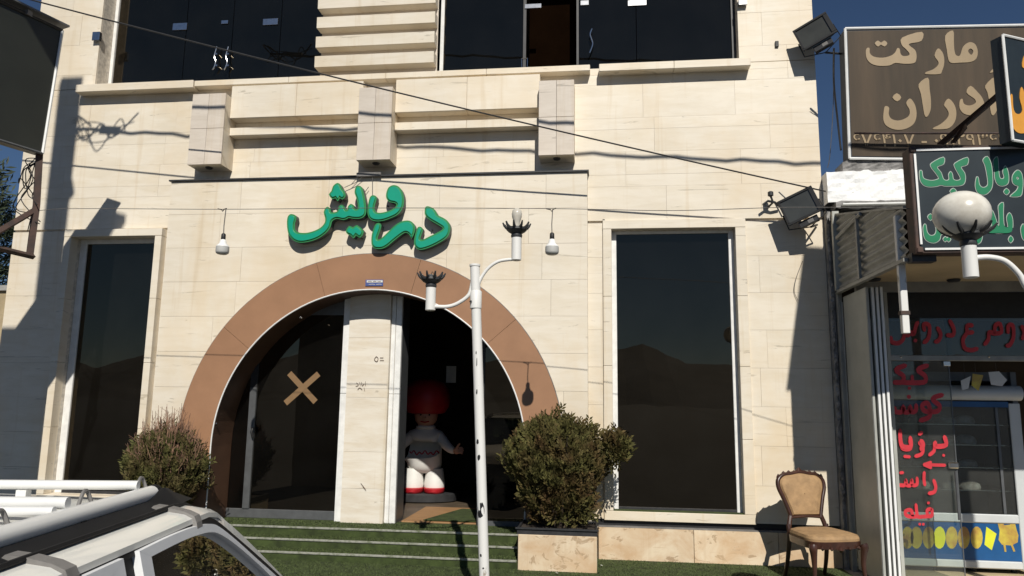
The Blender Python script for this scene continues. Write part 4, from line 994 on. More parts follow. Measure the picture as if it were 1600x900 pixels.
# hanging post at the canopy corner
hx0, hx1 = at(1405, 450, 6.25).x, at(1416, 450, 6.25).x
B('hanging_post', 'pole_white', shop, hx0, hx1, 6.23, 6.28, at(1412, 521, 6.25).z, 3.15, bevel=.004)
B('post_joint', 'rust', shop, hx0-.008, hx1+.008, 6.225, 6.285, at(1412, 492, 6.25).z, at(1412, 486, 6.25).z)
B('corner_plate', 'dark_metal', shop, 2.44, 2.62, 6.02, 6.12, 2.72, 2.79)
# glass front
GF = 7.55
fr = empty('shop_front', Vector((3.6, GF, 0))-Vector(shop.location)); fr.parent = shop
B('transom_bar', 'corr', fr, 2.70, 6.4, GF-.02, GF+.04, 2.035, 2.085, bevel=.004)
for px in (1408, 1545):
    p = at(px, 558, GF-.022); MB().lathe([(.004, -.008), (.012, 0), (.004, .008)], p, 8).build('rivet', 'chrome', fr)
B('head_box', 'black', fr, 2.70, 6.4, GF-.01, GF+.25, 2.45, 2.70); B('upper_pane', 'shop_glass', fr, 2.72, 6.4, GF+.005, GF+.013, 2.086, 2.448)
B('upper_mullion', 'black', fr, 3.33, 3.37, GF+.014, GF+.05, 2.086, 2.448)
B('door_pane', 'shop_glass', fr, 2.72, 3.325, GF+.005, GF+.015, .015, 2.03)
B('pane_edge', 'grey_metal', fr, 3.318, 3.327, GF, GF+.004, .015, 2.03)
B('door_clamp', 'chrome', fr, 3.27, 3.335, GF-.012, GF+.02, 1.985, 2.03, bevel=.003)
a = at(1489, 732, GF); B('lock_box', 'chrome', fr, a.x-.045, a.x+.05, GF-.03, GF+.03, a.z, a.z+.06, bevel=.012)
MB().tube([(a.x-.0, GF-.05, a.z-.02), (a.x+.0, GF-.05, a.z-.46)], .012, 8).build('pull_bar', 'grey_metal', fr, smooth=True)
B('side_jamb', 'grey_paint', fr, 2.755, 2.785, GF-.04, GF+.06, 0, 2.8)
pfR = lambda x, y: at(x, y, GF-.003)
def redline(ln, oy, w=3.0): 
    return [[(1370+x/4.091, oy+y/4.091) for x, y in l] for l in ln]
up = redline([[(90, 190), (98, 222), (135, 230), (165, 210), (180, 165)], [(180, 165), (200, 180), (215, 160), (235, 172), (250, 120), (262, 95)], [(305, 150), (300, 110), (330, 112), (338, 150), (328, 200), (300, 228)], [(388, 130), (408, 175), (395, 212), (372, 222)], [(465, 85), (492, 140), (486, 178), (448, 178)],
   [(612, 118), (578, 118), (580, 160), (615, 160)], [(580, 160), (550, 208), (562, 262), (605, 275), (642, 264)], [(566, 44), (570, 48)], [(752, 165), (756, 118), (785, 108), (795, 160), (750, 168), (718, 160), (712, 205), (688, 240)], [(838, 165), (840, 118), (868, 120), (872, 190), (850, 240), (828, 246)], [(925, 120), (940, 160), (930, 205)], [(240, 215), (250, 212)]], 480)
strokes('lettering', 'red_text', fr, up, 3.5, pfR, NF)
w1 = redline([[(185, 372), (122, 400), (170, 440), (160, 478), (108, 480)], [(325, 372), (262, 400), (308, 440), (298, 480), (160, 482)], [(225, 440), (228, 480)], [(206, 515), (210, 520)],
   [(420, 560), (355, 585), (400, 630), (385, 665), (310, 665), (288, 630), (320, 612), (338, 650), (335, 700), (275, 725)], [(250, 622), (248, 660), (220, 668), (212, 635), (205, 668), (175, 668), (168, 635), (160, 668), (122, 668), (112, 640)], [(198, 570), (210, 575)],
   [(148, 785), (150, 850), (165, 890), (215, 890), (212, 830)], [(285, 800), (270, 812)], [(280, 850), (295, 880), (280, 910)], [(430, 825), (440, 880), (375, 888), (372, 860)]], 480)
w2 = redline([[(150, 40), (165, 85), (215, 85), (208, 30)], [(270, 45), (295, 85), (285, 120), (245, 135)], [(435, 10), (440, 60), (405, 75), (370, 68), (365, 100), (335, 128)], [(425, 125), (428, 132)], [(175, 135), (210, 138)],
   [(300, 188), (435, 192)], [(300, 188), (345, 172)], [(300, 188), (345, 208)],
   [(302, 235), (300, 280), (306, 320)], [(362, 285), (375, 330), (365, 362), (330, 372)], [(255, 270), (255, 312), (228, 318), (222, 285), (215, 318), (190, 318), (184, 285), (178, 318), (142, 318)], [(148, 240), (166, 238)],
   [(345, 470), (320, 480), (325, 515), (350, 512), (350, 470)], [(345, 515), (290, 520), (258, 515), (248, 440)], [(258, 518), (215, 520), (185, 510), (182, 485), (215, 478), (228, 518)], [(325, 430), (330, 434)], [(270, 565), (274, 570)], [(292, 566), (296, 570)]], 680)
strokes('lettering', 'red_text', fr, w1, 3.9, pfR, NF); strokes('lettering', 'red_text', fr, w2, 3.1, pfR, NF)
# folding steel doors, opened against the corner
fd = empty('folding_steel_door', (2.57, 7.3, 0), label='grey steel folding door leaves pushed open beside the shop front', cat='door')
for k, (xa, ya, xb, yb) in enumerate(((2.478, 7.84, 2.470, 7.17), (2.545, 7.80, 2.512, 7.15), (2.590, 7.80, 2.548, 7.14), (2.635, 7.80, 2.584, 7.13))):
    lf = MB().hexa([(xa, ya, .03), (xa+.028, ya, .03), (xb+.028, yb, .03), (xb, yb, .03)], [(xa, ya, 2.70), (xa+.028, ya, 2.70), (xb+.028, yb, 2.70), (xb, yb, 2.70)]).build('leaf', 'grey_paint', fd, bevel=.004)
    MB().box(xb+.004, xb+.024, yb-.006, yb-.0005, .04, 2.69).build('edge_strip', 'trim_white' if k else 'grey_paint', fd)
    for z in (.35, 1.35, 2.35): MB().tube([(xb+.033, yb+.03, z-.06), (xb+.033, yb+.03, z+.06)], .010, 8).build('hinge', 'grey_paint', fd, smooth=True)
MB().tube([(2.470, 7.853, .05), (2.470, 7.853, 2.65)], .009, 6).build('hinge_rod', 'corr', fd)
# display fridge
RY = 7.95
rf = empty('display_fridge', (3.6, 8.3, .012), label='white display fridge with blue lower panel behind the shop glass', cat='fridge')
fx0, fx1 = 2.80, 4.12
mb = MB(); mb.box(fx0, fx0+.05, RY, 8.65, .05, 1.95); mb.box(fx1-.05, fx1, RY, 8.65, .05, 1.95); mb.box(fx0+.05, fx1-.05, 8.6, 8.65, .05, 1.95); mb.box(fx0+.05, fx1-.05, RY+.05, 8.6, .05, .48); mb.box(fx0+.05, fx1-.05, RY+.05, 8.6, 1.86, 1.95)
mb.build('cabinet', 'fridge_dark', rf)
B('side_post', 'fridge', rf, fx1-.10, fx1+.004, RY-.02, RY-.001, .05, 1.64, bevel=.006); B('side_post', 'fridge', rf, fx0-.004, fx0+.06, RY-.02, RY-.001, .05, 1.64, bevel=.006)
MB().tube([(fx0, RY-.02, 1.74), (fx1+.01, RY-.02, 1.74)], .075, 14, flat=1).build('header', 'fridge', rf, smooth=True)
B('header_trim', 'blue_panel', rf, fx0+.062, fx1-.102, RY-.018, RY-.002, 1.60, 1.655)
B('front_rail', 'fridge', rf, fx0+.061, fx1-.101, RY-.03, RY-.002, .485, .57, bevel=.01); B('front_panel', 'blue_panel', rf, fx0+.061, fx1-.101, RY-.015, RY-.001, .135, .483)
B('base_rail', 'fridge', rf, fx0+.061, fx1-.101, RY-.03, RY-.002, .06, .133, bevel=.01)
B('door_glass', 'shop_glass', rf, fx0+.065, fx1-.105, RY+.0, RY+.006, .575, 1.60)
for px in (1561, 1582): 
    p = at(px, 700, RY); B('door_bar', 'grey_metal', rf, p.x-.012, p.x+.012, RY-.014, RY-.002, .575, 1.598)
for z in (.78, 1.0, 1.22, 1.42): B('wire_shelf', 'chrome', rf, fx0+.06, fx1-.06, RY+.05, 8.58, z, z+.008)
for k in range(4):
    x = fx0+.08+.37*k; MB().tube([(x, 8.05, .0), (x, 8.05, .06)], .025, 8).build('foot', 'black', rf)
# printed pictures on the blue panel
NB = RY-.0155
def oval(px, py, rx, ry, m, nm='printed_picture', tilt=0):
    pts = [at(px+rx*math.cos(t)+tilt*math.sin(t), py+ry*math.sin(t), NB) for t in np.linspace(0, 2*math.pi, 14, endpoint=False)]
    return shape(nm, [pts], [m], rf, at(px, py, NB), UX, UZ, NF, .001, 0, 1)
for px, m in ((1418, 'yellow_print'), (1432, 'yellow_print'), (1451, 'yellow_print'), (1468, 'lime_print'), (1487, 'yellow_print'), (1506, 'yellow_print'), (1526, 'yellow_print')): oval(px, 840, 9.5, 17.5, m)
def flatpic(lp, m, oy=680, lift=0): 
    pts = [at(x, y, NB) for x, y in zoomed(lp, 1370, oy, 4.091)]; return shape('printed_picture', [pts], [m], rf, at(1550, 840, NB), UX, UZ, NF, .001, 0, 1, lift=lift)
flatpic([(700, 585), (765, 630), (735, 735), (688, 700)], 'lime_print')
flatpic([(770, 555), (800, 552), (815, 575), (850, 572), (880, 550), (892, 600), (905, 640), (900, 685), (860, 705), (800, 700), (778, 670), (785, 610)], 'yellow_print')
flatpic([(808, 700), (822, 700), (828, 745), (816, 745)], 'yellow_print', lift=.0012); flatpic([(855, 700), (868, 698), (885, 742), (873, 745)], 'yellow_print', lift=.0012)
# goods on the shelves
gk = 0
names = ['bottom', 'second', 'third', 'top']
for si, z in enumerate((.788, 1.008, 1.228, 1.428)):
    for xx in (2.98, 3.22, 3.50, 3.68):
        w = random.uniform(.07, .10); h = random.uniform(.05, .10)
        pts = [(w*1.0, 0), (w*1.1, h*.3), (w*.95, h*.75), (w*.5, h), (.01, h*1.02)]
        o = MB().lathe([(r, zz_) for r, zz_ in pts], (xx, 8.12, z+.001), 10, sy=.8).build('wrapped_parcel', 'meat', smooth=True)
        tag(o, 'pale wrapped food parcel on the '+names[si]+' shelf of the display fridge, '+('leftmost', 'second from left', 'third from left', 'rightmost')[(2.98, 3.22, 3.50, 3.68).index(xx)], 'food parcel', 'parcels in the display fridge')
# paper cut-outs hanging inside the shop
for i, (lp, m, lab) in enumerate((([(535, 470), (600, 440), (585, 520), (545, 530)], 'paper', 'small white paper cut-out hanging above the fridge, leftmost'), ([(612, 425), (680, 435), (650, 535), (605, 500)], 'yellow_print', 'yellowish paper cut-out hanging above the fridge, in the middle'), ([(712, 415), (780, 410), (832, 465), (800, 505), (760, 500), (730, 495)], 'paper', 'white paper cut-out hanging above the fridge, rightmost'))):
    pts = [at(x, y, 7.75) for x, y in zoomed(lp, 1370, 480, 4.091)]; c = sum(pts, Vector())/len(pts)
    e = empty('paper_cutout', c, label=lab, cat='paper cut-out'); shape('sheet', [pts], [m], e, c, UX, UZ, NF, .003, 0, 1); MB().tube([c+Vector((0, .002, .05)), (c.x, 7.752, 2.03)], .0015, 4).build('string', 'wire', e)

# ================================================================== SIGNS OVER THE SHOP
def font_mesh(text, size, m, par, origin, ux, uz, nrm, name='lettering', thick=.004, offset=.0, lift=.002):
    cu = bpy.data.curves.new('t', 'FONT'); cu.body = text; cu.size = size; cu.extrude = thick/2; cu.offset = offset
    t = bpy.data.objects.new('t', cu); COL.objects.link(t); dg = bpy.context.evaluated_depsgraph_get()
    me = bpy.data.meshes.new_from_object(t.evaluated_get(dg)); bpy.data.objects.remove(t); bpy.data.curves.remove(cu); me.materials.clear()
    T = Matrix((ux, uz, nrm)).transposed().to_4x4(); T.translation = origin+nrm*(lift+thick/2)-ofs(par); me.transform(T)
    return put(name, me, m, par)
o = at(1327, 248, 7.86); a = at(1320, 45, 7.80); b = at(1600, 40, 7.80)
nB = (b-a).cross(o-a).normalized()
if nB.y > 0: nB = -nB
bs = empty('market_sign', at(1460, 262, 7.9), label='faded brown market sign board with tan Persian letters on the parapet', cat='sign')
hB = lambda x, y: hit(x, y, o, nB)
cr = [hB(1320, 45), hB(1790, 36), hB(1790, 253), hB(1327, 248)]
MB().hexa(cr, [p-nB*.20 for p in cr]).build('box', 'grey_metal', bs)
ins_ = [hB(1324, 49), hB(1786, 40), hB(1786, 249), hB(1331, 244)]
MB().hexa([p+nB*.002 for p in ins_], [p+nB*.006 for p in ins_]).build('face', 'brown_sign', bs)
for p, q in zip(cr, cr[1:]+cr[:1]): MB().tube([p+nB*.006, q+nB*.006], .014, 6).build('edge_trim', 'trim_white', bs)
uxB = (cr[1]-cr[0]).normalized(); uzB = nB.cross(uxB); uzB = uzB if uzB.z > 0 else -uzB
T1 = {'ma': [[(650, 105), (698, 72), (703, 140), (706, 190), (716, 222), (740, 225), (755, 180), (775, 155), (805, 143), (835, 158), (849, 200), (840, 243), (805, 264), (740, 268), (690, 270), (670, 250), (660, 190)], [(790, 195), (805, 182), (822, 197), (812, 220), (798, 212)]],
 'r1': [[(585, 225), (605, 182), (630, 200), (643, 235), (643, 280), (630, 320), (615, 338), (533, 338), (535, 325), (575, 310), (605, 285), (608, 262)]],
 'kt': [[(388, 115), (508, 80), (505, 135), (440, 150), (430, 162), (465, 190), (475, 220), (472, 255), (455, 272), (400, 275), (345, 270), (310, 285), (250, 288), (200, 275), (172, 245), (165, 205), (172, 180), (188, 180), (190, 210), (215, 232), (270, 238), (320, 225), (345, 205), (358, 180), (372, 185), (378, 215), (395, 228), (425, 225), (432, 212), (410, 185), (385, 160)]],
 'd': [[(220, 150), (240, 133), (258, 146), (278, 133), (297, 150), (280, 170), (258, 158), (240, 170)]],
 'n': [[(272, 600), (278, 545), (290, 533), (308, 545), (305, 580), (320, 610), (360, 622), (400, 612), (430, 590), (432, 555), (412, 515), (435, 487), (460, 515), (474, 560), (472, 610), (450, 650), (400, 675), (345, 677), (300, 660), (278, 635)]],
 'nd': [[(328, 480), (355, 455), (382, 480), (357, 505)]],
 'a': [[(488, 400), (545, 360), (555, 430), (563, 500), (560, 560), (540, 598), (525, 590), (515, 540), (502, 460)]],
 'r2': [[(643, 525), (668, 488), (700, 515), (717, 560), (715, 610), (695, 650), (660, 672), (582, 675), (580, 665), (620, 645), (660, 610), (672, 580), (660, 550)]],
 'dl': [[(780, 450), (805, 410), (850, 450), (880, 490), (890, 540), (870, 575), (820, 590), (765, 580), (738, 545), (740, 500), (755, 490), (765, 520), (800, 530), (835, 515), (830, 490)]],
 'aa': [[(895, 408), (955, 355), (968, 420), (972, 520), (965, 560), (945, 590), (930, 575), (920, 510), (908, 450)]],
 'md': [[(922, 330), (965, 293), (1010, 318), (1040, 300), (1045, 318), (1005, 338), (968, 322)]]}
for k, lps in T1.items():
    shape('letter', [[hB(x, y) for x, y in zoomed(lp, 1310, 30, 3.914)] for lp in lps], ['tan_letter'], bs, o, uxB, uzB, nB, .004, 0, 2 if k in ('d', 'nd') else 3, lift=.0075)
font_mesh('۶۷۶۴۱۰۷ - ۰۹۱۲۹۳۶۳۰۱', .205, 'tan_letter', bs, hB(1331, 229), uxB, uzB, nB, 'number', lift=.0075, offset=.0012)
MB().tube([hB(1330, 213)+nB*.10, hB(1560, 214)+nB*.12], .012, 6).build('rail', 'rust', bs)
# dark sign with green letters along the canopy edge
GSY = 5.95
gs = empty('shop_sign', at(1500, 400, GSY), label='dark sign board with green Persian letters along the canopy edge', cat='sign')
c0, c1 = at(1420, 230, GSY), at(1432, 396, GSY)
gx0 = (c0.x+c1.x)/2; gx1 = gx0+2.5; gz0, gz1 = c1.z, c0.z
B('box', 'rust', gs, gx0, gx1, GSY, GSY+.14, gz0, gz1, bevel=.006); B('face', 'sign_green', gs, gx0+.035, gx1-.035, GSY-.004, GSY-.0005, gz0+.025, gz1-.02)
for r in ((gx0+.05, gx1-.05, gz1-.038, gz1-.022), (gx0+.06, gx1-.05, gz0+.024, gz0+.04), (gx0+.028, gx0+.044, gz0+.07, gz1-.06)): B('light_strip', 'trim_white', gs, r[0], r[1], GSY-.014, GSY-.0045, r[2], r[3])
for x, z in ((gx0+.005, gz0+.005), (gx0+.005, gz1-.045)): B('corner_cap', 'rust', gs, x, x+.045, GSY-.012, GSY-.0005, z, z+.045, bevel=.006)
T2 = [[[(85, 240), (100, 238), (108, 285), (135, 305), (185, 312), (228, 300), (232, 285), (205, 245), (175, 205), (178, 175), (268, 130), (270, 180), (218, 205), (250, 250), (268, 300), (295, 312), (315, 300), (312, 265), (325, 243), (338, 262), (345, 300), (370, 312), (400, 305), (402, 285), (378, 240), (360, 205), (362, 175), (455, 132), (455, 185), (405, 205), (432, 250), (440, 290), (432, 330), (405, 348), (340, 352), (280, 352), (250, 345), (215, 355), (150, 358), (110, 340), (88, 300)]],
 [[(322, 395), (345, 373), (368, 393), (345, 417)]], [[(580, 150), (612, 125), (640, 180), (650, 260), (652, 330), (640, 380), (605, 415), (570, 420), (535, 400), (520, 350), (528, 290), (540, 290), (548, 340), (570, 365), (600, 362), (618, 335), (610, 260), (595, 190)]],
 [[(660, 160), (690, 128), (697, 200), (705, 280), (725, 300), (745, 285), (735, 240), (752, 200), (770, 235), (778, 290), (770, 335), (730, 352), (695, 340), (675, 300), (668, 230)]], [[(742, 398), (762, 375), (783, 398), (762, 420)]],
 [[(812, 270), (845, 232), (875, 250), (888, 310), (885, 380), (870, 430), (800, 435), (800, 425), (840, 390), (855, 355), (830, 345), (810, 320)], [(838, 292), (848, 280), (860, 292), (848, 304)]],
 [[(622, 575), (648, 545), (670, 590), (690, 650), (705, 670), (705, 580), (700, 510), (735, 485), (735, 560), (740, 650), (755, 675), (775, 670), (765, 600), (785, 565), (805, 600), (810, 660), (800, 710), (760, 722), (700, 720), (650, 722), (600, 715), (580, 690), (595, 660), (640, 668), (650, 650), (635, 610)]],
 [[(778, 770), (795, 745), (813, 770), (795, 795)]], [[(112, 690), (120, 655), (132, 660), (140, 710), (165, 740), (200, 735), (215, 700), (208, 660), (222, 640), (245, 672), (300, 700), (400, 700), (470, 680), (485, 640), (505, 650), (510, 695), (480, 730), (400, 740), (300, 738), (252, 730), (240, 770), (205, 795), (160, 790), (125, 760)]],
 [[(148, 595), (168, 573), (188, 595), (168, 620)]], [[(268, 768), (285, 750), (297, 762), (310, 752), (325, 770), (310, 788), (297, 776), (283, 787)]], [[(540, 690), (570, 715), (568, 770), (545, 803), (490, 800), (520, 780), (542, 750)]],
 [[(875, 690), (888, 655), (898, 660), (905, 710), (930, 735), (960, 720), (970, 660), (990, 655), (995, 740), (965, 780), (920, 785), (888, 760)]]]
for lps in T2:
    L3 = [[at(x, y, GSY-.005) for x, y in zoomed(lp, 1420, 220, 5.0)] for lp in lps]; sk = 2 if len(lps[0]) < 9 else 3
    shape('letter_edge', L3, ['pale_text'], gs, at(1500, 300, GSY-.005), UX, UZ, NF, .002, 0, sk, .0055); shape('letter', L3, ['green_text'], gs, at(1500, 300, GSY-.005), UX, UZ, NF, .002, 0, sk, 0, .0025)
# black sign with amber letters at the right edge, on a strut
o3 = at(1566, 55, 5.75); e3 = Vector((.90, .43, 0)).normalized(); n3 = Vector((e3.y, -e3.x, 0))
ys = empty('hanging_sign', at(1600, 225, 5.75), label='black hanging sign with amber lettering cut off by the right edge', cat='sign')
q3 = [hit(x, y, o3, n3) for x, y in ((1566, 55), (1574, 218))]
z1_, z0_ = q3[0].z, q3[1].z
cc = [q3[0], q3[0]+e3*1.3, q3[0]+e3*1.3-Vector((0, 0, z1_-z0_)), q3[0]-Vector((0, 0, z1_-z0_))]
MB().hexa(cc, [p-n3*.10 for p in cc]).build('box', 'sign_green', ys)
for p, q in zip(cc, cc[1:]+cc[:1]): MB().tube([p+n3*.003, q+n3*.003], .011, 6).build('edge_trim', 'trim_white', ys)
h3 = lambda x, y: hit(x, y, o3, n3)
for lp in ([(1040, 520), (1052, 462), (1062, 470), (1066, 540), (1080, 575), (1105, 580), (1122, 555), (1105, 480), (1118, 415), (1150, 490), (1200, 560), (1240, 540), (1250, 600), (1180, 690), (1140, 698), (1095, 695), (1060, 650)], [(1120, 290), (1135, 222), (1160, 260), (1150, 300)]):
    shape('letter', [[h3(x, y) for x, y in zoomed(lp, 1310, 30, 3.914)]], ['yellow_text'], ys, o3, e3, UZ, n3, .004, 0, 3, lift=.001)
MB().hexa([at(1464, 224, 6.5), at(1474, 226, 6.5), at(1580, 135, 5.85), at(1578, 127, 5.85)], [p+Vector((.02, .05, 0)) for p in (at(1464, 224, 6.5), at(1474, 226, 6.5), at(1580, 135, 5.85), at(1578, 127, 5.85))]).build('strut', 'rust', ys)
MB().hexa([at(1485, 222, 6.35), at(1493, 221, 6.35), at(1511, 198, 6.1), at(1508, 192, 6.1)], [p+Vector((.02, .04, 0)) for p in (at(1485, 222, 6.35), at(1493, 221, 6.35), at(1511, 198, 6.1), at(1508, 192, 6.1))]).build('strut_plate', 'rust', ys)

# ================================================================== LEFT PROJECTING SIGN
uL = Vector((.32, .947, 0)).normalized(); nL = Vector((uL.y, -uL.x, 0))
oL = at(97, 48, 6.4)
hL = lambda x, y: hit(x, y, oL, nL)
ls = empty('projecting_sign', at(60, 245, 6.4), label='large dark sign board seen at an angle at the left edge', cat='sign')
tr, br = oL, hL(66, 240); hgt = tr.z-br.z
loop = [tr, tr-uL*2.4, tr-uL*2.4-Vector((0, 0, hgt)), br]
MAT_L = mat('dark_olive_board', (.028, .030, .024), .35, var=.15, vscale=2); MT['board'] = MAT_L
MB().hexa(loop, [p-nL*.12 for p in loop]).build('board', 'board', ls)
for p, q, m in ((tr, br, 'trim_white'), (br, loop[2], 'grey_metal'), (tr, loop[1], 'dark_metal')): MB().tube([p+nL*.004, q+nL*.004], .015, 6).build('edge_trim', m, ls)
capq = [hL(104, 44)+nL*.05, tr-uL*2.4+nL*.08+Vector((0, 0, .05)), tr-uL*2.4-nL*.16+Vector((0, 0, .05)), hL(104, 44)-nL*.16]
MB().hexa(capq, [p+Vector((0, 0, .018)) for p in capq]).build('cap_plate', 'grey_metal', ls)
p = hL(43, 20); MB().box(p.x-.03, p.x+.03, p.y-.03, p.y+.03, p.z-.03, p.z+.02).build('cap_clip', 'flash', ls)
MB().tube([br-nL*.05+Vector((0, 0, .05)), at(57, 320, 6.4), at(46, 402, 6.4)], .042, 4).build('post', 'rust', ls)
MB().tube([at(52, 330, 6.4), at(-40, 384, 5.7)], .032, 4).build('brace', 'rust', ls); MB().tube([at(52, 401, 6.4), at(-60, 374, 5.6)], .028, 4).build('lower_bar', 'rust', ls)
for i in range(7):
    q = [at(55+random.gauss(0, 4), 250+random.gauss(0, 5), 6.4)]
    for j in range(4): q.append(at(44+random.gauss(0, 9), 262+j*random.uniform(10, 34)+random.gauss(0, 6), 6.4+random.gauss(0, .06)))
    MB().tube(catmull(q, 5, False), .005, 5).build('loose_cable', 'cable', ls)
# unseen pylon and lower panel, added to cast the upright shadow on the wall
q = Vector((SUN_A*6, -6, SUN_B*6)); tr_ = at(128, 125, 8)+q; tl_ = at(97, 125, 8)+q
py_ = empty('shadow_pylon', ((tr_.x+tl_.x)/2, 2, NEAR_Z), label='unseen flat pylon added beyond the left edge to cast the vertical shadow', cat='pylon')
B('panel', 'grey_metal', py_, tl_.x-.02, tr_.x, 1.95, 2.05, NEAR_Z, tr_.z)
lowz = at(20, 515, 8).z+5.4; B('lower_panel', 'grey_metal', py_, tl_.x-.9, tl_.x-.021, 1.97, 2.03, NEAR_Z, lowz)
s_ = [at(x, y, 8)+q for x, y in ((163, 325), (197, 336), (177, 372), (142, 353))]
MB().hexa(s_, [p+Vector((.03, -.12, .0)) for p in s_]).build('flood_lamp', 'black', py_)
MB().tube([at(112, 374, 8)+q, at(150, 358, 8)+q], .018, 6).build('lamp_arm', 'dark_metal', py_)
MB().tube([at(104, 374, 8)+q-Vector((.3, 0, 0)), at(114, 372, 8)+q], .018, 6).build('lamp_arm', 'dark_metal', py_)
mb = MB(); s_ = [at(x, y, 8)+q for x, y in ((108, 272), (113, 278), (117, 300), (110, 303), (104, 292))]
mb.hexa(s_, [p+Vector((0, -.08, 0)) for p in s_]); mb.build('bracket', 'dark_metal', py_)

# ================================================================== FAR LEFT: COMPOUND WALL AND PINE
cw = empty('compound_wall', (-11, 8.7, 0), label='tan rendered boundary wall behind the left corner of the restaurant', cat='wall')
B('wall_body', 'tan_wall', cw, -16, -7.16, 8.6, 8.85, 0, 2.93); B('coping', 'concrete', cw, -16, -7.16, 8.56, 8.89, 2.932, 3.0)
tx_, ty_ = -14.2, 14.0
tr = empty('pine_tree', (tx_, ty_, 0), label='dark pine tree behind the boundary wall at the left edge', cat='tree')
MB().tube([(tx_, ty_, 0), (tx_+.05, ty_, 2.5), (tx_, ty_, 5), (tx_, ty_, 7.4)], [.22, .18, .11, .03], 10).build('trunk', 'bark', tr, smooth=True)
mb = MB()
for i in range(26):
    z = 1.6+i*.22; a = i*2.4; L = (7.9-z)*.36; mb.tube([(tx_, ty_, z), (tx_+math.cos(a)*L, ty_+math.sin(a)*L, z+.25)], [.035, .008], 5)
mb.build('limb', 'bark', tr)
def pine_prof(z): return 1.35*(1-z)*.5+.12
foliage('crown', 3600, (tx_, ty_, 4.6), (2.5, 2.5, 3.3), 'pine', tr, .17, .3, .25, prof=pine_prof, narrow=.2, per=7)

# ================================================================== CAR
th = R(10.3)
car = empty('parked_car', (-1.675, 1.779, NEAR_Z), th, label='cream white hatchback with a roof rack parked nose-in at lower left', cat='car')
def loft(name, m, secs, smooth=True, par=car, close=False, bevel=0):
    mb = MB(); n = len(secs[0])
    for s in secs: mb.v += [tuple(p) for p in s]
    for k in range(len(secs)-1):
        for i in range(n-1+(1 if close else 0)): mb.f.append((k*n+i, k*n+(i+1) % n, (k+1)*n+(i+1) % n, (k+1)*n+i)); mb.mi.append(0)
    return mb.build(name, m, par, smooth=smooth, local=True, bevel=bevel)
def sec(y, w, zb, zt, zc):
    h = [(w*.80, zb), (w*.97, zb+.06), (w, zb+.25), (w*.995, zb+.42), (w*.965, zt-.06), (w*.93, zt), (w*.6, zt+(zc-zt)*.7), (0, zc)]
    r = [Vector((x, y, z)) for x, z in h]; return r+[Vector((-p.x, p.y, p.z)) for p in r[::-1][1:]]
loft('body', 'car_paint', [sec(-2.18, .60, .38, .72, .74), sec(-2.14, .74, .28, .86, .88), sec(-1.95, .79, .22, .93, .95), sec(-1.2, .80, .20, .935, .95), sec(-.2, .805, .20, .93, .95), sec(.75, .80, .20, .915, .95), sec(1.0, .795, .20, .90, .935), sec(1.5, .78, .22, .83, .87), sec(1.8, .74, .26, .74, .78), sec(1.88, .62, .34, .64, .66)])
mb = MB(); mb.box(-.74, .74, -2.1, 1.8, .2, .24); mb.build('underbody', 'black', car, local=True)
B('front_bumper', 'rubber', car, -.70, .70, 1.82, 1.93, .32, .50, .03, True); B('rear_bumper', 'rubber', car, -.70, .70, -2.24, -2.12, .34, .52, .03, True)
for s in (-1, 1):
    B('headlight', 'bulb_glass', car, s*.60-.13, s*.60+.13, 1.80, 1.895, .58, .70, .02, True); B('tail_light', 'red_cloth', car, s*.62-.10, s*.62+.10, -2.205, -2.12, .60, .84, .02, True)
    for yy in (-1.42, 1.18):
        w = empty('wheel', (s*.72, yy, .275)); w.parent = car
        Mx = Matrix.Rotation(math.pi/2, 3, 'Y')
        MB().lathe([(.18, -.08), (.255, -.08), (.275, -.05), (.275, .05), (.255, .08), (.18, .08)], (0, 0, 0), 28, M=Mx).build('tyre', 'tyre', w, smooth=True, local=True)
        MB().lathe([(.02, -.06), (.17, -.085), (.182, -.07), (.182, .07), (.17, .085), (.06, .06), (.02, .075)], (0, 0, 0), 24, M=Mx).build('rim', 'silver', w, smooth=True, local=True)
# roof
def rsec(y, dz=0, k=1.0):
    h = [(.672*k, 1.395+dz), (.670*k, 1.407+dz), (.650*k, 1.417+dz), (.605*k, 1.424+dz), (.45*k, 1.440+dz), (.22*k, 1.449+dz), (0, 1.454+dz)]
    r = [Vector((x, y, z)) for x, z in h]; return r+[Vector((-p.x, p.y, p.z)) for p in r[::-1][1:]]
loft('roof', 'car_paint', [rsec(-1.80, -.06, .93), rsec(-1.72, -.02, .97), rsec(-1.5, -.004), rsec(-1.0), rsec(-.4), rsec(-.14), rsec(-.03, -.001), rsec(.04, -.013, 1.0), rsec(.11, -.042, 1.0)])
# pillars: strips following the side outline, on a side that leans in
def sx(z): return .668+(1.39-z)*.26
def strip(name, m, out, inn, t0=-.012, t1=.012, par=car, ease=None):
    """a ring or strip between two outlines in (y, z) on the leaning side, both sides of the car"""
    for s in (1, -1):
        mb = MB(); n = len(out)
        e_ = (lambda y: -.012*min(1, max(0, (.14-y)/.2))) if ease else (lambda y: 0)
        A = [Vector((s*(sx(z)+t1+e_(y)), y, z)) for y, z in out]; Bq = [Vector((s*(sx(z)+t1+e_(y)*.2), y, z)) for y, z in inn]
        C = [Vector((s*(sx(z)+t0), y, z)) for y, z in out]; D = [Vector((s*(sx(z)+t0), y, z)) for y, z in inn]
        for i in range(n-1):
            mb.add([A[i], A[i+1], Bq[i+1], Bq[i]], [(0, 1, 2, 3)]); mb.add([A[i], A[i+1], C[i+1], C[i]], [(0, 1, 2, 3)]); mb.add([Bq[i], Bq[i+1], D[i+1], D[i]], [(0, 1, 2, 3)])
        mb.build(name, m, par, local=True)
def sm(p, k=4): return [(v.x, v.y) for v in catmull([Vector((a, b, 0)) for a, b in p], k, False)]
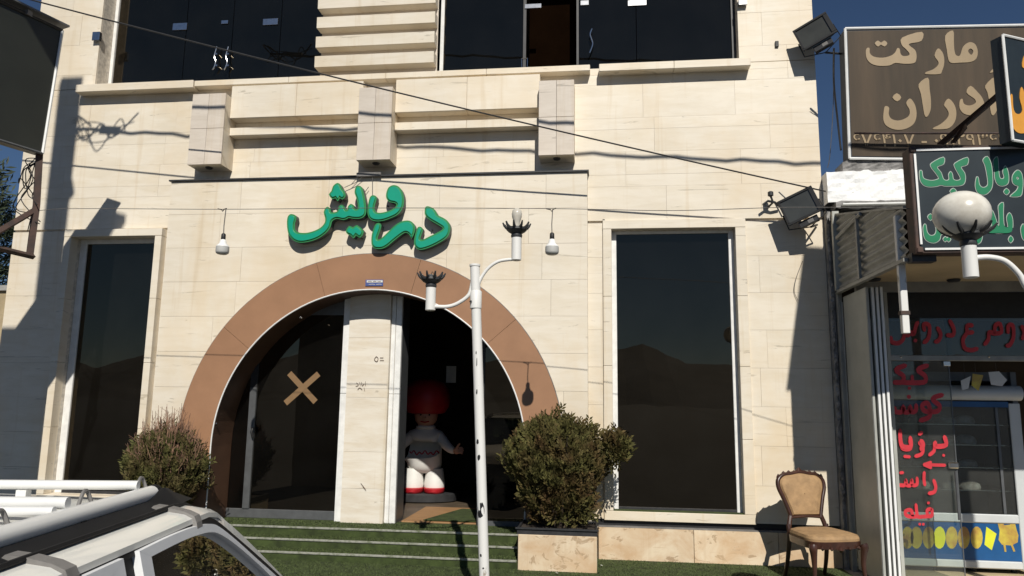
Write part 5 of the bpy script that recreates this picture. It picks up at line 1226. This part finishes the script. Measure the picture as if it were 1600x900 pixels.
topl = sm([(-.07, 1.414), (-.03, 1.412), (.045, 1.392), (.141, 1.344), (.285, 1.266), (.532, 1.124), (.87, .93)])
topi = sm([(-.07, 1.396), (-.04, 1.393), (.026, 1.372), (.143, 1.314), (.324, 1.221), (.497, 1.128), (.855, .93)])
strip('windscreen_pillar', 'car_paint', topl, topi, -.06, .001, ease=True)
strip('door_seal', 'rubber', [(-1.55, 1.398), (-.3, 1.400), (-.15, 1.399)]+[(y, z+.003) for y, z in topi], [(-1.55, 1.376), (-.3, 1.384), (-.15, 1.383)]+[(y-.010, z-.014) for y, z in topi], -.02, .004)
fo = sm([(-.465, 1.392), (-.312, 1.394), (-.174, 1.391), (-.064, 1.382), (.004, 1.364), (.122, 1.307), (.264, 1.231), (.442, 1.137), (.82, .925)])
fi = sm([(-.416, 1.372), (-.255, 1.373), (-.14, 1.369), (-.06, 1.361), (.0, 1.346), (.095, 1.305), (.216, 1.243), (.371, 1.156), (.76, .925)])
def door(front):
    nm = 'front_door' if front else 'rear_door'
    if front:
        strip('window_frame', 'silver', fo, fi, -.01, .014); strip('window_frame', 'silver', [(-.465, 1.392), (-.458, .925)], [(-.416, 1.372), (-.409, .925)], -.01, .0138)
        gl_ = fi+[(-.409, .925)]
    else:
        strip('window_frame', 'silver', [(-1.42, 1.37), (-1.2, 1.391), (-.535, 1.392)], [(-1.37, 1.345), (-1.18, 1.369), (-.585, 1.371)], -.01, .014)
        strip('window_frame', 'silver', [(-.535, 1.392), (-.528, .925)], [(-.585, 1.371), (-.578, .925)], -.01, .0138); strip('window_frame', 'silver', [(-1.42, 1.36), (-1.62, .925)], [(-1.37, 1.33), (-1.55, .925)], -.01, .0138)
        gl_ = [(-1.37, 1.345), (-1.18, 1.369), (-.585, 1.371), (-.578, .925), (-1.55, .925)]
    for s in (1, -1):
        MB().add([Vector((s*(sx(z)-.004), y, z)) for y, z in gl_], [tuple(range(len(gl_)))]).build('side_window', 'car_glass', car, local=True)
door(True); door(False)
strip('centre_pillar', 'rubber', [(-.462, 1.392), (-.455, .92)], [(-.538, 1.392), (-.53, .92)], -.03, -.003); strip('rear_pillar', 'car_paint', [(-1.40, 1.40), (-1.60, .92)], [(-1.74, 1.40), (-2.0, .92)], -.05, 0)
for s in (1, -1):
    B('door_handle', 'rubber', car, *(sorted((s*.80, s*.825))), -.36, -.20, .80, .835, .006, True); B('door_handle', 'rubber', car, *(sorted((s*.80, s*.825))), -1.28, -1.12, .80, .835, .006, True)
    MB().box(s*.80-.0, s*.80+s*.16, .60, .68, .93, 1.04).build('wing_mirror', 'rubber', car, bevel=.02, local=True)
MB().add([(-.63, .10, 1.375), (.63, .10, 1.375), (.71, .88, .935), (-.71, .88, .935)], [(0, 1, 2, 3)]).build('windscreen', 'car_glass', car, local=True)
MB().add([(-.60, -1.79, 1.37), (.60, -1.79, 1.37), (.66, -2.03, .95), (-.66, -2.03, .95)], [(0, 1, 2, 3)]).build('rear_window', 'car_glass', car, local=True)
B('dashboard', 'black', car, -.66, .66, .55, .95, .72, .94, .03, True); B('cabin_floor', 'black', car, -.7, .7, -1.9, .6, .30, .40, 0, True)
for x in (-.34, .34):
    for y in (-.25, -1.15):
        s_ = empty('seat', (x, y, .4)); s_.parent = car
        B('cushion', 'dark_metal', s_, -.24, .24, -.22, .26, .02, .20, .04, True); MB().hexa([(-.23, -.22, .18), (.23, -.22, .18), (.23, -.12, .18), (-.23, -.12, .18)], [(-.20, -.36, .66), (.20, -.36, .66), (.20, -.27, .66), (-.20, -.27, .66)]).build('backrest', 'dark_metal', s_, bevel=.03, local=True)
        MB().box(-.12, .12, -.39, -.30, .68, .82).build('headrest', 'dark_metal', s_, bevel=.03, local=True)
MB().tube([(-.34+.18*math.cos(t), .42, .88+.18*math.sin(t)) for t in np.linspace(0, 2*math.pi, 20)], .014, 6).build('steering_wheel', 'black', car, local=True)

# roof rack: a load carrier clamped to the roof, a thing of its own
rk = empty('roof_rack', (-1.675, 1.779, NEAR_Z+1.42), th, label='white tubular roof rack with hooks clamped on top of the parked car', cat='roof rack')
Z0 = 1.42
def L(x, y, z): return (x, y, z-Z0)
for s in (1, -1):
    MB().tube([L(s*.525, -1.72, 1.452), L(s*.525, -1.2, 1.452), L(s*.525, -.6, 1.452), L(s*.522, -.02, 1.452)], .0205, 16).build('side_rail', 'rack_white', rk, smooth=True, local=True)
    MB().lathe([(.0212, -.012), (.0225, 0), (.0212, .012)], L(s*.522, -.025, 1.452), 16, M=Matrix.Rotation(math.pi/2, 3, 'X')).build('rail_end', 'rubber', rk, local=True)
    # black rubber skirt between rail and roof, with a tapered nose
    def ks(y, zt, a=0): return [Vector(L(s*x, y, z)) for x, z in ((.468+a, 1.43), (.480+a, zt), (.548-a*.5, zt), (.592-a, 1.424))]
    loft('skirt', 'rubber', [ks(-1.75, 1.438), ks(-1.0, 1.440), ks(-.1, 1.441), ks(-.02, 1.466), ks(.01, 1.462, .004), ks(.05, 1.448, .008), ks(.10, 1.420, .012)], True, rk)
    MB().tube([L(s*.605, -1.75, 1.430), L(s*.605, -.1, 1.430), L(s*.602, -.02, 1.424), L(s*.60, .06, 1.402)], .006, 6).build('skirt_bead', 'rubber', rk, local=True)
    for y in (-.13, -.715, -1.40):
        V = [(.575, 1.437), (.612, 1.432), (.651, 1.423), (.674, 1.413), (.681, 1.398), (.684, 1.384)]
        MB().hexa([L(s*x, y-.018, z) for x, z in V]+[L(s*(x-.012), y-.018, z-.012) for x, z in V[::-1]], [L(s*x, y+.018, z) for x, z in V]+[L(s*(x-.012), y+.018, z-.012) for x, z in V[::-1]]).build('clamp', 'flash', rk, local=True)
    for y in (-.06, -.34, -.64, -1.1):
        MB().tube(catmull([L(s*.505, y-.028, 1.464), L(s*.503, y-.006, 1.492), L(s*.503, y+.012, 1.490), L(s*.512, y+.016, 1.466)], 5, False), .0045, 6).build('hook', 'flash', rk, smooth=True, local=True)
for i, y in enumerate((-.10, -.43, -.74, -1.05, -1.36, -1.68)):
    MB().tube([L(-.52, y, 1.480), L(.515, y, 1.480)], .0125 if i else .0115, 12).build('cross_bar', 'rack_white', rk, smooth=True, local=True)
    if i in (1, 2): MB().tube([L(-.52, y-.05, 1.470), L(.515, y-.05, 1.470)], .010, 10).build('cross_bar', 'rack_white', rk, smooth=True, local=True)
for x in (-.3, .0, .24): 
    for y in (-.10, -.43): MB().box(x-.012, x+.012, y-.012, y+.012, 1.447-Z0, 1.468-Z0).build('bar_foot', 'rack_white', rk, local=True)
# worn spots on the rail
for y, z in ((-.10, 1.4385), (-.42, 1.440)): MB().box(.5446, .5470, y-.011, y+.011, z-Z0-.003, z-Z0+.003).build('rail_slot', 'rubber', rk, local=True)

# ================================================================== SHADOW BOARD added out of view at right, cut to the wall corner shadow
q4 = Vector((SUN_A*4, -4, SUN_B*4))
rb = empty('shadow_board', (4.5, 4, NEAR_Z), label='unseen board on a post, added beyond the right edge to shade the wall corner', cat='board')
s4 = [at(x, y, 8)+q4 for x, y in ((1257, 385), (1230, 603), (1300, 600), (1300, 388))]
MB().hexa(s4, [p+Vector((0, -.06, 0)) for p in s4]).build('board', 'grey_metal', rb)
zb = (at(1300, 420, 8)+q4).z
MB().tube([(s4[3].x-.1, 3.96, zb), (4.5, 3.96, zb)], .03, 8).build('arm', 'grey_metal', rb)
MB().tube([(4.5, 3.96, NEAR_Z), (4.5, 3.96, zb+.6)], .06, 10).build('post', 'grey_metal', rb)
